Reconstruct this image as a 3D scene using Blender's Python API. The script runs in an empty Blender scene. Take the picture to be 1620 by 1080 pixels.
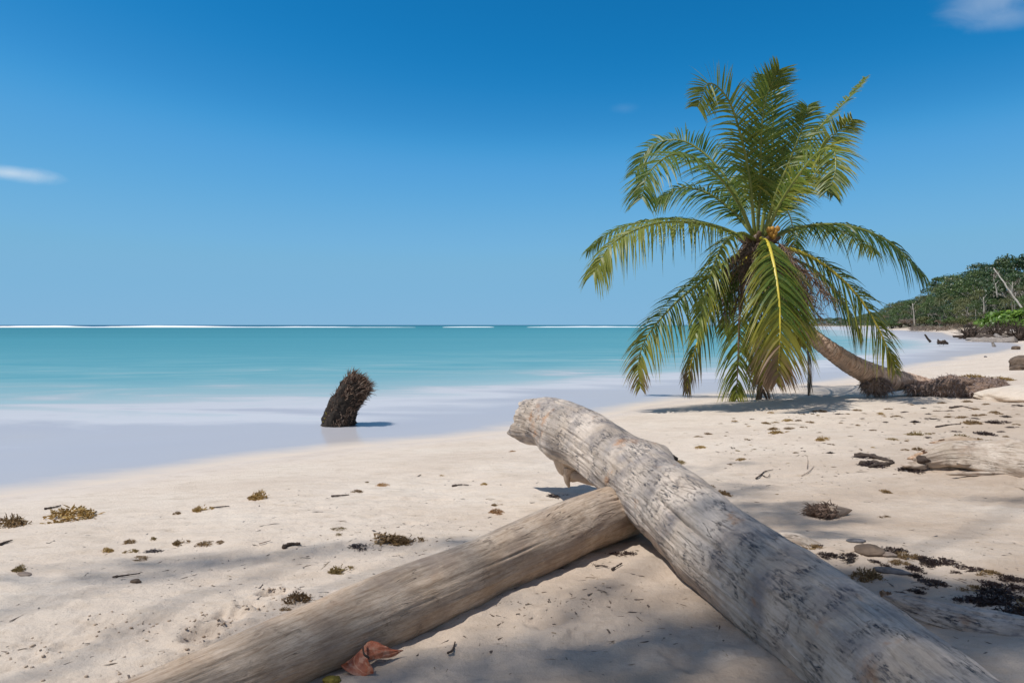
import bpy, math, random
import numpy as np
from mathutils import Vector, Matrix
R = math.radians
random.seed(7); RNG = np.random.default_rng(7)
scene = bpy.context.scene
COL = scene.collection

# ------------------------------------------------------------------ camera
CAM_Z = 1.6
PITCH = math.atan(26/1080)
cam_d = bpy.data.cameras.new('camera'); cam = bpy.data.objects.new('camera', cam_d); COL.objects.link(cam)
cam_d.sensor_width = 36; cam_d.lens = 24; cam_d.clip_start = .05; cam_d.clip_end = 60000
cam.location = (0, 0, CAM_Z); cam.rotation_euler = (R(90) - PITCH, 0, 0)
scene.camera = cam

# ------------------------------------------------------------------ sky, sun, exposure
SUN = np.array([-.42, -.13, .90]); SUN /= np.linalg.norm(SUN)
EL = math.asin(SUN[2]); AZ = math.atan2(SUN[0], SUN[1])
world = bpy.data.worlds.new('World'); scene.world = world; world.use_nodes = True
wn = world.node_tree; wn.nodes.clear()
SKY_STRENGTH = .10
SUN_STRENGTH = 4.0
sun_d = bpy.data.lights.new('sun', 'SUN'); sun_d.energy = SUN_STRENGTH; sun_d.angle = R(.55); sun_d.color = (1, .985, .955)
sun_o = bpy.data.objects.new('sun', sun_d); COL.objects.link(sun_o)
sun_o.rotation_euler = Vector(-SUN).to_track_quat('-Z', 'Y').to_euler()
scene.view_settings.view_transform = 'Standard'; scene.view_settings.look = 'None'
scene.view_settings.gamma = 1; scene.view_settings.use_curve_mapping = False
scene.view_settings.exposure = 0.0

# ------------------------------------------------------------------ node helper
class NB:
    def __init__(s, nt): s.nt = nt
    def n(s, typ, ins=None, **at):
        nd = s.nt.nodes.new(typ)
        for k, v in at.items(): setattr(nd, k, v)
        for k, v in (ins or {}).items():
            sk = nd.inputs[k]
            if isinstance(v, bpy.types.NodeSocket): s.nt.links.new(v, sk)
            elif isinstance(v, bpy.types.Node): s.nt.links.new(v.outputs[0], sk)
            else: sk.default_value = v
        return nd
    def math(s, op, a, b=None, clamp=False):
        d = {0: a}
        if b is not None: d[1] = b
        return s.n('ShaderNodeMath', d, operation=op, use_clamp=clamp).outputs[0]
    def mix(s, f, a, b, blend='MIX'):
        nd = s.nt.nodes.new('ShaderNodeMix'); nd.data_type = 'RGBA'; nd.blend_type = blend
        for i, v in ((0, f), (6, a), (7, b)):
            if isinstance(v, bpy.types.NodeSocket): s.nt.links.new(v, nd.inputs[i])
            else: nd.inputs[i].default_value = v if i == 0 or len(v) == 4 else (*v, 1)
        return nd.outputs[2]
    def ramp(s, fac, stops, interp='LINEAR'):
        nd = s.n('ShaderNodeValToRGB', {0: fac}); cr = nd.color_ramp; cr.interpolation = interp
        while len(cr.elements) > 1: cr.elements.remove(cr.elements[-1])
        for i, (p, c) in enumerate(stops):
            e = cr.elements[0] if i == 0 else cr.elements.new(p)
            e.position = p; c = (c, c, c) if not hasattr(c, '__len__') else c
            e.color = (*c, 1)
        return nd.outputs[0]
    def noise(s, vec, scale, detail=4, rough=.55, dist=0):
        return s.n('ShaderNodeTexNoise', {'Vector': vec, 'Scale': scale, 'Detail': detail, 'Roughness': rough, 'Distortion': dist}).outputs[0]
    def map(s, vec, sc=(1, 1, 1), loc=(0, 0, 0), rot=(0, 0, 0)):
        return s.n('ShaderNodeMapping', {'Vector': vec, 'Scale': sc, 'Location': loc, 'Rotation': rot}).outputs[0]
    def pos(s): return s.n('ShaderNodeNewGeometry').outputs['Position']
    def obj(s): return s.n('ShaderNodeTexCoord').outputs['Object']
    def uv(s): return s.n('ShaderNodeTexCoord').outputs['UV']
    def att(s, name): return s.n('ShaderNodeAttribute', attribute_name=name).outputs['Fac']
    def bump(s, h, strength, dist=.01, normal=None):
        d = {'Height': h, 'Strength': strength, 'Distance': dist}
        if normal is not None: d['Normal'] = normal
        return s.n('ShaderNodeBump', d).outputs[0]
MATS = {}
def material(name):
    m = bpy.data.materials.new(name); m.use_nodes = True; m.node_tree.nodes.clear(); MATS[name] = m
    return m, NB(m.node_tree)
def finish(b, shader):
    b.n('ShaderNodeOutputMaterial', {'Surface': shader})
def principled(b, color, rough=.8, normal=None, spec=.3, **kw):
    d = {'Base Color': color if isinstance(color, bpy.types.NodeSocket) else (*color, 1), 'Roughness': rough, 'Specular IOR Level': spec}
    if normal is not None: d['Normal'] = normal
    d.update(kw)
    nd = b.n('ShaderNodeBsdfPrincipled', d); finish(b, nd.outputs[0]); return nd

# ------------------------------------------------------------------ world nodes
def at_dir(px, py):
    v = np.array([(px-810)/1080, 1.0, -(py-540)/1080]); c, s_ = math.cos(-PITCH), math.sin(-PITCH)
    v = np.array([v[0], v[1]*c - v[2]*s_, v[1]*s_ + v[2]*c]); return v
wb = NB(wn)
sky = wb.n('ShaderNodeTexSky', sky_type='NISHITA', sun_disc=False, sun_elevation=EL, sun_rotation=AZ)
sky.air_density = .6; sky.dust_density = 0; sky.ozone_density = 10.0; sky.altitude = 0
gen = wb.n('ShaderNodeTexCoord').outputs['Generated']
skyraw = wb.n('ShaderNodeTexSky', sky_type='NISHITA', sun_disc=False, sun_elevation=EL, sun_rotation=AZ)
skyraw.air_density = 1.0; skyraw.dust_density = .6; skyraw.ozone_density = 1.0
# polarising-filter look: one response curve per colour channel of the sky
sc1 = wb.n('ShaderNodeVectorMath', {0: sky.outputs[0], 3: .118}, operation='SCALE').outputs[0]
cv = wb.n('ShaderNodeRGBCurve', {'Color': sc1}); cv.mapping.use_clip = False
for ch, pts in enumerate((((0, .0), (.066, .009), (.081, .030), (.108, .098), (.184, .185), (.30, .208), (1, .24)), ((0, 0), (.140, .185), (.173, .250), (.224, .362), (.362, .450), (.50, .455), (1, .47)),
                          ((0, 0), (.345, .490), (.409, .585), (.50, .70), (.678, .715), (.765, .69), (1, .70)))):
    c = cv.mapping.curves[ch]; c.points[0].location = pts[0]; c.points[-1].location = pts[-1]
    for q in pts[1:-1]: c.points.new(*q)
    for q in c.points: q.handle_type = 'AUTO_CLAMPED'
cv.mapping.update()
skyc = wb.n('ShaderNodeVectorMath', {0: cv.outputs[0], 3: 10.0}, operation='SCALE').outputs[0]
# the filter only deepens the band of sky it is turned to; away from it the sky is the plain Nishita sky
band = wb.n('ShaderNodeSeparateXYZ', {0: gen}).outputs[1]
skyc = wb.mix(wb.ramp(band, [(.0, 0), (.66, 1)], 'EASE'), wb.n('ShaderNodeVectorMath', {0: skyraw.outputs[0], 3: 1.0}, operation='SCALE').outputs[0], skyc)
def cloud(col, px, py, wx, wz, amount, seed):
    d = at_dir(px, py); d /= np.linalg.norm(d)
    v = wb.map(gen, (1, 1, 1), tuple(-d))
    v = wb.map(v, (1/wx, 1/wx, 1/wz))
    l = wb.n('ShaderNodeVectorMath', {0: v}, operation='LENGTH').outputs['Value']
    nz = wb.noise(wb.map(gen, (7, 7, 16), (seed, 0, 0)), 2.2, 5, .6, .6)
    k = wb.math('SUBTRACT', wb.math('ADD', nz, .42), l)
    k = wb.ramp(k, [(.0, 0), (1.0, amount)], 'EASE')
    return wb.mix(k, col, (7.5, 8.3, 9.0))
for a in ((18, 274, .060, .014, .62, 0), (1575, -2, .075, .032, .26, 3), (1600, 30, .05, .014, .14, 4), (985, 172, .028, .010, .045, 5)):
    skyc = cloud(skyc, *a)
bg = wb.n('ShaderNodeBackground', {'Color': skyc, 'Strength': SKY_STRENGTH})
wb.n('ShaderNodeOutputWorld', {'Surface': bg.outputs[0]})

# ------------------------------------------------------------------ maths helpers
def hash3(i, j, k, seed):
    n = (i.astype(np.int64)*374761393 + j.astype(np.int64)*668265263 + k.astype(np.int64)*2147483647 + seed*974634777) & 0xffffffff
    n = ((n ^ (n >> 13))*1274126177) & 0xffffffff
    return ((n ^ (n >> 16)) & 0xffffff)/float(0xffffff)
def vnoise(x, y, z=None, seed=0):
    x = np.asarray(x, float); y = np.asarray(y, float); z = np.zeros_like(x) if z is None else np.asarray(z, float)
    xi, yi, zi = np.floor(x), np.floor(y), np.floor(z)
    fx, fy, fz = x-xi, y-yi, z-zi
    fx, fy, fz = fx*fx*(3-2*fx), fy*fy*(3-2*fy), fz*fz*(3-2*fz)
    xi, yi, zi = xi.astype(np.int64), yi.astype(np.int64), zi.astype(np.int64)
    r = 0
    for a in (0, 1):
        for b in (0, 1):
            for c in (0, 1):
                r = r + hash3(xi+a, yi+b, zi+c, seed)*(fx if a else 1-fx)*(fy if b else 1-fy)*(fz if c else 1-fz)
    return r*2-1
def fbm(x, y, z=None, seed=0, oct=4, gain=.5):
    r = 0; a = 1; f = 1; z = 0*np.asarray(x, float) if z is None else z
    for o in range(oct):
        r = r + a*vnoise(x*f, y*f, z*f, seed+o*17); a *= gain; f *= 2.03
    return r
def sm(x, a, b):
    t = np.clip((x-a)/(b-a), 0, 1); return t*t*(3-2*t)
def P(px, py, depth):
    """point in the world seen at photograph pixel px,py at distance depth along y"""
    v = at_dir(px, py); v = v/v[1]
    return np.array([0, 0, CAM_Z]) + v*depth
def on_z(px, py, z):
    v = at_dir(px, py); t = (z-CAM_Z)/v[2]; return np.array([0, 0, CAM_Z]) + v*t

SHORE = np.array([(-200, -150), (-60, -40), (-30, -15), (-12.8, .5), (-4.71, 6.28), (-3.9, 6.95), (-2.98, 7.85), (-1.72, 8.8), (-.09, 9.9), (2.0, 12.4), (3.96, 14.8),
                  (6.7, 16.9), (10.3, 20.3), (14.4, 24.7), (22, 33), (31, 42), (41, 54), (46, 62), (50, 72), (58, 88), (72, 112), (92, 145), (112, 190), (124, 225), (140, 262),
                  (200, 340), (300, 500), (396, 900), (620, 1200), (1200, 1900), (6000, 4000)], float)
OUTER = np.array([(-200, -20), (-60, 8), (-30, 12.5), (-12.0, 14.6), (-3.5, 16.8), (4, 23), (12, 30), (21, 40), (34, 60), (42, 80), (52, 110), (75, 160), (100, 215), (118, 300), (180, 400), (350, 900), (560, 1300), (6000, 5000)], float)
def sdist(x, y, line):
    x = np.asarray(x, float); y = np.asarray(y, float)
    best = np.full(x.shape, 1e18); sg = np.zeros(x.shape)
    for (ax, ay), (bx, by) in zip(line[:-1], line[1:]):
        dx, dy = bx-ax, by-ay; L = dx*dx+dy*dy
        t = np.clip(((x-ax)*dx+(y-ay)*dy)/L, 0, 1)
        ex, ey = x-ax-t*dx, y-ay-t*dy; d = ex*ex+ey*ey
        m = d < best
        cr = dy*ex - dx*ey
        best = np.where(m, d, best); sg = np.where(m, np.sign(cr), sg)
    return np.sqrt(best)*sg           # positive on land (right hand side)
def ground_base(x, y):
    s = sdist(x, y, SHORE)
    s = s + np.where(np.abs(s) < 6, .22*vnoise(x*.35, y*.35, seed=91) + .1*vnoise(x*.9, y*.9, seed=92), 0)
    z = np.where(s > 0, .75*(1-np.exp(-np.abs(s)/14)), np.maximum(.05*s, -1.2))
    hill = sm(s, 14, 75)*sm(y, 70, 120)*15*(1+.25*vnoise(x*.02, y*.02, seed=5)) + sm(s, 3, 9)*sm(y, 70, 110)*1.0
    return z + hill, s
DENTS = []      # x, y, radius, depth
for (px, py, r, d) in ((432, 908, .085, .03), (360, 948, .10, .022), (395, 930, .07, .018), (318, 975, .09, .03), (235, 1052, .09, .022), (300, 1010, .08, .015),
                       (860, 968, .10, .012), (120, 985, .1, .01), (650, 800, .1, .012), (700, 760, .12, .012), (740, 1030, .16, .012), (930, 1000, .14, .012), (1100, 1040, .15, .012)):
    q = on_z(px, py, .3); DENTS.append((q[0], q[1], r, d))
CLODS = [(on_z(px, py, .3)[0], on_z(px, py, .3)[1], r) for px, py, r in ((385, 940, .22), (330, 965, .12), (240, 1045, .18), (430, 905, .10), (150, 1060, .15), (60, 1000, .2), (300, 1000, .2), (200, 960, .25), (480, 925, .12))]
def ground(x, y, detail=True):
    x = np.asarray(x, float); y = np.asarray(y, float)
    z, s = ground_base(x, y)
    w = sm(s, .3, 3.0)*(1-sm(np.hypot(x, y), 40, 90))
    z = z + w*(.035*vnoise(x*.55+y*.2, y*.8, seed=1) + .014*vnoise(x*1.6, y*2.4, seed=2))
    # a low berm that runs across the near beach
    bl = y - (3.62 + .10*x + .12*np.sin(x*1.3))
    z = z + w*.03*np.exp(-(bl/.38)**2)*(x < 3)
    if detail:
        near = (1-sm(np.hypot(x, y), 12, 25))*sm(s, .6, 2.5)
        z = z + near*.010*np.maximum(fbm(x*2.6-y, y*6.5+x, seed=31, oct=4), 0)*sm(vnoise(x*.6+3, y*.8, seed=32), -.4, .5)
        z = z + near*(.0085*fbm(x*5+y*2.0, y*9-x*2, seed=3, oct=3) + .0035*vnoise(x*22, y*30, seed=4)*sm(vnoise(x*.9, y*.9, seed=8), -.3, .6))
        z = z + near*.0022*fbm(x*40, y*40, seed=6, oct=2)
        for (cx, cy, r, d) in DENTS:
            q = np.hypot(x-cx, (y-cy)*1.25)/r
            q = q + .25*vnoise(x*30, y*30, seed=12)
            z = z - d*(1-sm(q, .5, 1.0)) + d*.55*np.exp(-((q-1.2)/.25)**2)
        for (cx, cy, r) in CLODS:
            q = np.hypot(x-cx, y-cy)/r
            z = z + np.exp(-q*q)*(.010*np.maximum(vnoise(x*38, y*38, seed=21), 0) + .012*np.maximum(vnoise(x*17, y*21, seed=22)-.2, 0))
    return z, s
def gz(x, y):
    f = ground_base if x*x+y*y > 900 else ground
    return float(f(np.array([x]), np.array([y]))[0][0])
def on_ground(px, py):
    v = at_dir(px, py); z = .2
    for _ in range(5):
        t = (z-CAM_Z)/v[2]; p = v*t; z = gz(p[0], p[1])
    return np.array([p[0], p[1], z])

# ------------------------------------------------------------------ object helpers
def props(o, label=None, cat=None, group=None, kind=None):
    if label: o['label'] = label
    if cat: o['category'] = cat
    if group: o['group'] = group
    if kind: o['kind'] = kind
    return o
def mesh_of(name, verts, faces, mats=(), smooth=True, uv=None, atts=None, midx=None):
    me = bpy.data.meshes.new(name)
    verts = np.asarray(verts, np.float32)
    if isinstance(faces, np.ndarray):
        k = faces.shape[1]; nf = len(faces)
        me.vertices.add(len(verts)); me.vertices.foreach_set('co', verts.ravel())
        me.loops.add(nf*k); me.loops.foreach_set('vertex_index', faces.astype(np.int32).ravel())
        me.polygons.add(nf); me.polygons.foreach_set('loop_start', np.arange(0, nf*k, k, dtype=np.int32))
        me.update(calc_edges=True)
    else:
        me.from_pydata([tuple(v) for v in verts.tolist()], [], faces)
    if midx is not None: me.polygons.foreach_set('material_index', np.asarray(midx, np.int32))
    me.polygons.foreach_set('use_smooth', np.full(len(me.polygons), smooth))
    if uv is not None:
        u = me.uv_layers.new(name='UVMap'); li = np.empty(len(me.loops), np.int32); me.loops.foreach_get('vertex_index', li)
        u.data.foreach_set('uv', np.asarray(uv, np.float32)[li].ravel())
    for k, v in (atts or {}).items():
        a = me.attributes.new(k, 'FLOAT', 'POINT'); a.data.foreach_set('value', np.asarray(v, np.float32))
    for m in (mats if isinstance(mats, (list, tuple)) else [mats]): me.materials.append(m)
    me.update(); return me
def put(name, me, parent=None, loc=None, rot=None, scale=None, **kw):
    o = bpy.data.objects.new(name, me); COL.objects.link(o)
    if parent is not None: o.parent = parent
    if loc is not None: o.location = tuple(float(v) for v in loc)
    if rot is not None: o.rotation_euler = rot
    if scale is not None: o.scale = scale
    props(o, **kw); return o
def empty(name, loc, **kw):
    o = put(name, None, loc=loc, **kw); return o
def copy_thing(o, parent=None):
    c = o.copy(); COL.objects.link(c); c.parent = parent
    for ch in list(o.children): copy_thing(ch, c)
    return c
class G:
    """collects geometry"""
    def __init__(s): s.v = []; s.f = []; s.uv = []; s.k = []; s.m = []; s.n = 0
    def add(s, v, f, uv=None, k=0., mi=0):
        v = np.asarray(v, float); s.v.append(v)
        s.f += [tuple(int(i)+s.n for i in q) for q in f]; s.m += [mi]*len(f)
        s.uv.append(np.zeros((len(v), 2)) if uv is None else np.asarray(uv)); s.k.append(np.broadcast_to(np.asarray(k, float), (len(v),)))
        s.n += len(v)
    def mesh(s, name, mats, smooth=True):
        return mesh_of(name, np.concatenate(s.v), s.f, mats, smooth, np.concatenate(s.uv), {'k': np.concatenate(s.k)}, s.m)
def norm(v): v = np.asarray(v, float); return v/(np.linalg.norm(v)+1e-12)
def spline(pts, n):
    pts = np.asarray(pts, float)
    d = np.concatenate([[0], np.cumsum(np.linalg.norm(np.diff(pts[:, :3], axis=0), axis=1))]); d /= d[-1]
    Q = np.vstack([2*pts[0]-pts[1], pts, 2*pts[-1]-pts[-2]])
    out = []
    for u in np.linspace(0, 1, n):
        i = min(max(np.searchsorted(d, u, side='right')-1, 0), len(pts)-2)
        t = (u-d[i])/(d[i+1]-d[i]); a, b, c, e = Q[i], Q[i+1], Q[i+2], Q[i+3]
        out.append(.5*((2*b)+(c-a)*t+(2*a-5*b+4*c-e)*t*t+(3*b-3*c+e-a)*t**3))
    return np.array(out)
def frames(path, up=(0, 0, 1)):
    T = np.gradient(path, axis=0); T /= np.linalg.norm(T, axis=1)[:, None]+1e-12
    A = []; B = []; u = np.array(up, float)
    for t in T:
        a = np.cross(t, u)
        if np.linalg.norm(a) < .05: a = np.cross(t, (1, 0, 0)) if not A else A[-1]
        a = norm(a); b = norm(np.cross(a, t)); A.append(a); B.append(b)
    return T, np.array(A), np.array(B)
def tube(path, rad, seg=8, disp=None, up=(0, 0, 1), cap=True):
    """rings along path; disp(u_metres, angle, ring_t) adds to the radius"""
    path = np.asarray(path, float); n = len(path); T, A, B = frames(path, up)
    L = np.concatenate([[0], np.cumsum(np.linalg.norm(np.diff(path, axis=0), axis=1))])
    ang = np.linspace(0, 2*np.pi, seg+1)
    UU, AA = np.meshgrid(L, ang, indexing='ij'); r = np.broadcast_to(np.asarray(rad, float), (n,))[:, None]*np.ones_like(AA)
    if disp is not None: r = r + disp(UU, AA, np.linspace(0, 1, n)[:, None]*np.ones_like(AA))
    V = path[:, None, :] + (r*np.cos(AA))[..., None]*A[:, None, :] + (r*np.sin(AA))[..., None]*B[:, None, :]
    V[:, -1] = V[:, 0]
    uv = np.stack([UU, AA*np.mean(rad)], -1)
    idx = np.arange(n*(seg+1)).reshape(n, seg+1)
    F = np.stack([idx[:-1, :-1], idx[:-1, 1:], idx[1:, 1:], idx[1:, :-1]], -1).reshape(-1, 4)
    V = V.reshape(-1, 3); uv = uv.reshape(-1, 2); F = [tuple(q) for q in F]
    if cap:
        k = len(V); V = np.vstack([V, path[0], path[-1]]); uv = np.vstack([uv, [0, 0], [L[-1], 0]])
        F += [(k, idx[0, j+1], idx[0, j]) for j in range(seg)] + [(k+1, idx[-1, j], idx[-1, j+1]) for j in range(seg)]
    return V, F, uv
def rot_to(v):
    return Vector(v).to_track_quat('Z', 'Y').to_matrix()
_ico = {}
def ico(sub):
    if sub not in _ico:
        import bmesh
        bm = bmesh.new(); bmesh.ops.create_icosphere(bm, subdivisions=sub, radius=1)
        _ico[sub] = (np.array([v.co[:] for v in bm.verts]), [tuple(v.index for v in f.verts) for f in bm.faces]); bm.free()
    return _ico[sub]
def rock(sub, size, seed, amp=.25, freq=1.3, flat=0):
    v, f = ico(sub); d = 1+amp*fbm(v[:, 0]*freq+seed*3.1, v[:, 1]*freq, v[:, 2]*freq, seed=seed, oct=4)
    w = v*d[:, None]; w[:, 2] = np.where(w[:, 2] < -flat, -flat+(w[:, 2]+flat)*.2, w[:, 2]) if flat else w[:, 2]
    return w*np.array(size), f

# ------------------------------------------------------------------ materials
def build_materials():
    m, b = material('sand')
    p = b.pos(); s = b.att('s')
    big = b.noise(b.map(p, (.6, 1.1, 1)), 1.0, 5, .6)
    mid = b.noise(b.map(p, (1.2, 3.2, 1), rot=(0, 0, -.2)), 3.0, 6, .62)
    c = b.ramp(big, [(.3, (.61, .495, .39)), (.5, (.67, .555, .445)), (.7, (.70, .595, .485))])
    c = b.mix(b.ramp(mid, [(.48, 0), (.72, .55)]), c, (.50, .40, .30))
    scf = b.noise(b.map(p, (4, 9, 1), rot=(0, 0, -.15)), 1.0, 7, .72, .6); c = b.mix(b.ramp(scf, [(.30, .55), (.44, 0)]), c, (.42, .32, .225))
    gr = b.noise(p, 520, 2, .8); c = b.mix(b.ramp(gr, [(.33, .85), (.44, 0)]), c, (.22, .17, .13))
    gr2 = b.noise(p, 260, 2, .7); c = b.mix(b.ramp(gr2, [(.60, 0), (.72, .5)]), c, (.78, .72, .64))
    sp = b.n('ShaderNodeTexVoronoi', {'Vector': b.map(p, (1, 1.6, 1)), 'Scale': 34.0, 'Randomness': 1.0}).outputs['Distance']
    spm = b.math('MULTIPLY', b.ramp(sp, [(.06, 1), (.11, 0)]), b.ramp(b.noise(p, 2.2, 3, .6), [(.45, 0), (.6, .8)]))
    c = b.mix(spm, c, (.16, .10, .06))
    dry = b.math('MULTIPLY', b.ramp(b.math('MULTIPLY', s, .1), [(.33, 0), (.62, 1)]), b.ramp(b.noise(b.map(p, (.5, .9, 1), loc=(4, 2, 0)), 1.6, 5, .65), [(.34, .30), (.60, .90)]))
    c = b.mix(dry, c, (.40, .295, .21))
    wet = b.ramp(b.math('ADD', s, b.math('MULTIPLY', b.noise(b.map(p, (.5, .5, .5)), 1.5, 2, .5), .5)), [(.35, 1), (1.0, 0)], 'EASE')
    c = b.mix(b.math('MULTIPLY', wet, .22), c, (.52, .44, .38))
    far = b.att('veg'); c = b.mix(far, c, (.045, .06, .02))
    h = b.math('ADD', b.math('MULTIPLY', b.noise(p, 300, 3, .7), .35), b.math('ADD', b.noise(p, 45, 4, .6), b.math('MULTIPLY', scf, 1.3)))
    bst = b.math('MULTIPLY', b.math('SUBTRACT', 1.0, wet), .75)
    nm = b.bump(h, bst, .012)
    rough = b.math('SUBTRACT', .92, b.math('MULTIPLY', wet, .3))
    principled(b, c, rough, nm, .25)

    m, b = material('water')
    p = b.pos(); u = b.att('u')
    st = b.noise(b.map(p, (.05, .55, 1), rot=(0, 0, R(-22))), 1.0, 5, .55)
    st2 = b.noise(b.map(p, (.25, 2.2, 1), rot=(0, 0, R(-24)), loc=(5, 3, 0)), 1.0, 4, .6)
    far = b.noise(b.map(p, (.004, .03, 1), loc=(31, 7, 0)), 1.0, 4, .5)
    foam_u = b.math('ADD', u, b.math('MULTIPLY', b.math('SUBTRACT', st, .5), .05))
    uu = b.math('ADD', foam_u, b.math('MULTIPLY', b.math('SUBTRACT', st2, .5), .014))
    wisp = b.noise(b.map(p, (.17, .42, 1), rot=(0, 0, R(-16)), loc=(11, 2, 0)), 1.0, 6, .55, 1.0)
    near = b.ramp(u, [(.03, 0), (.08, 1), (.22, 1), (.34, 0)])
    uu = b.math('ADD', uu, b.math('MULTIPLY', b.math('MULTIPLY', b.math('SUBTRACT', wisp, .5), near), .30))
    uu = b.math('ADD', uu, b.math('MULTIPLY', b.math('SUBTRACT', far, .5), b.ramp(u, [(.15, .02), (.4, .12)])))
    c = b.ramp(uu, [(0, (.45, .41, .385)), (.03, (.425, .405, .41)), (.065, (.40, .39, .41)), (.085, (.43, .42, .435)), (.115, (.50, .485, .49)), (.14, (.47, .47, .475)), (.17, (.33, .39, .405)),
                    (.20, (.205, .345, .37)), (.24, (.135, .315, .35)), (.30, (.088, .275, .32)), (.38, (.06, .24, .29)), (.46, (.045, .205, .25)), (.53, (.037, .19, .235)), (.575, (.027, .17, .22)), (.62, (.012, .085, .15)), (1, (.012, .085, .16))])
    streak = b.ramp(wisp, [(.35, 0), (.7, 1)]); c = b.mix(b.math('MULTIPLY', streak, b.ramp(u, [(.04, 0), (.10, .35), (.19, .35), (.24, 0)])), c, (.62, .60, .595))
    en = b.math('ADD', b.att('edge'), b.math('MULTIPLY', b.math('SUBTRACT', b.noise(b.map(p, (.8, 2.0, 1), rot=(0, 0, R(-30))), 1.2, 4, .6), .45), .7))
    c = b.mix(b.ramp(en, [(0, 1), (.95, 0)], 'EASE'), c, (.60, .505, .415))
    dif = b.n('ShaderNodeBsdfDiffuse', {'Color': c})
    hb = b.bump(b.math('ADD', st, b.math('MULTIPLY', st2, .4)), .06, .05)
    gl = b.n('ShaderNodeBsdfGlossy', {'Color': (.9, .93, 1, 1), 'Roughness': .16, 'Normal': hb})
    fr = b.n('ShaderNodeFresnel', {'IOR': 1.25}).outputs[0]
    fr = b.math('MINIMUM', b.math('MULTIPLY', fr, .8), .30)
    fr = b.math('MULTIPLY', fr, b.ramp(en, [(0, 0), (.8, 1)]))
    fr = b.math('MULTIPLY', fr, b.ramp(uu, [(0, .8), (.09, .6), (.2, .4), (.5, .35)]))
    mx = b.n('ShaderNodeMixShader', {0: fr, 1: dif.outputs[0], 2: gl.outputs[0]})
    finish(b, mx.outputs[0])

    m, b = material('foam')
    p = b.pos(); c = b.ramp(b.noise(b.map(p, (.02, .02, 1)), 1, 3), [(.3, (.70, .74, .77)), (.6, (.85, .86, .87))]); principled(b, c, .9)

    def wood(name, base, pale, dark, fleck, fleck_amt, orange=0.0, grain=1.0, bs=.6, patch=.5, gd=.75):
        m, b = material(name); uv = b.uv(); o = b.obj()
        g1 = b.noise(b.map(uv, (6.0, 60, 1)), grain, 8, .7, .6)
        g2 = b.noise(b.map(uv, (30, 330, 1)), grain, 4, .7, .2)
        pt = b.noise(o, 3.2, 6, .62, .3); pt2 = b.noise(b.map(o, loc=(9, 4, 2)), 7.5, 6, .68, .6)
        c = b.mix(b.ramp(pt, [(.36, 0), (.62, 1)]), base, pale)
        c = b.mix(b.ramp(g1, [(.34, gd), (.52, 0)]), c, dark)
        c = b.mix(b.ramp(g2, [(.36, gd*.7), (.52, 0)]), c, dark)
        fl = b.noise(b.map(uv, (18, 75, 1), loc=(3, 1, 0)), 1.0, 8, .76, .25)
        fm = b.math('MULTIPLY', b.ramp(fl, [(.49, 0), (.55, 1)]), b.ramp(pt2, [(patch-.05, 0), (patch+.1, fleck_amt)]))
        c = b.mix(fm, c, fleck)
        soft = b.ramp(b.noise(b.map(o, loc=(2, 7, 1)), 5.0, 5, .6), [(.46, 0), (.66, .60)]); c = b.mix(soft, c, (fleck[0]*1.9, fleck[1]*1.9, fleck[2]*1.95))
        if orange: 
            om = b.math('MULTIPLY', b.ramp(b.noise(b.map(o, loc=(5, 1, 7)), 4.5, 4, .6), [(.62, 0), (.72, orange)]), b.ramp(g1, [(.3, .3), (.6, 1)]))
            c = b.mix(om, c, (.42, .20, .085))
        wave = b.noise(b.map(uv, (1.2, 9, 1), loc=(7, 7, 0)), 1.0, 3, .5, 1.2)
        ck = b.ramp(b.math('ABSOLUTE', b.math('SUBTRACT', wave, .5)), [(.0, 1), (.006, 0)])
        ck = b.math('MULTIPLY', ck, b.ramp(b.noise(b.map(uv, (2.2, 3, 1), loc=(1, 9, 0)), 1.0, 2), [(.52, 0), (.6, .85)]))
        c = b.mix(ck, c, (.05, .035, .025))
        h = b.math('ADD', b.math('MULTIPLY', g1, .8), b.math('ADD', b.math('MULTIPLY', g2, .4), b.math('MULTIPLY', b.noise(uv, 60, 4, .7), .35)))
        h = b.math('SUBTRACT', h, b.math('MULTIPLY', ck, 1.2)); h = b.math('SUBTRACT', h, b.math('MULTIPLY', fm, .5))
        principled(b, c, .82, b.bump(h, bs, .012), .2)
    wood('driftwood_bleached', (.47, .38, .30), (.66, .555, .46), (.24, .185, .14), (.075, .072, .078), 1.0, .8, 1.0, .7, .525, .45)
    wood('driftwood_smooth', (.44, .315, .215), (.58, .46, .35), (.25, .165, .10), (.14, .105, .08), .8, .25, 1.0, .5, .60)
    wood('driftwood_pale', (.50, .41, .32), (.66, .56, .46), (.26, .18, .12), (.17, .12, .085), .9, .5, 1.0, .7, .55)
    wood('driftwood_far', (.30, .25, .21), (.46, .40, .34), (.14, .11, .09), (.08, .07, .065), .8, .2, .3, .3, .5)

    m, b = material('broken_wood')
    o = b.obj(); c = b.ramp(b.noise(b.map(o, (60, 60, 8)), 1.0, 5, .7), [(.3, (.16, .08, .04)), (.5, (.42, .27, .17)), (.7, (.66, .48, .35))]); principled(b, c, .85, b.bump(b.noise(o, 60, 4, .7), .6, .01))

    m, b = material('palm_trunk')
    uv = b.uv(); o = b.obj()
    n1 = b.noise(b.map(uv, (9, 6, 1)), 1.0, 5, .7); n2 = b.noise(b.map(uv, (40, 5, 1)), 1.0, 4, .6)
    c = b.ramp(n1, [(.32, (.40, .245, .165)), (.5, (.64, .44, .315)), (.68, (.74, .56, .43))])
    c = b.mix(b.ramp(n2, [(.40, .7), (.5, 0)]), c, (.17, .11, .08))
    c = b.mix(b.ramp(b.noise(o, 2.0, 4), [(.5, 0), (.7, .6)]), c, (.36, .29, .25))
    principled(b, c, .85, b.bump(b.math('ADD', n1, n2), .7, .02), .15)

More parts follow.
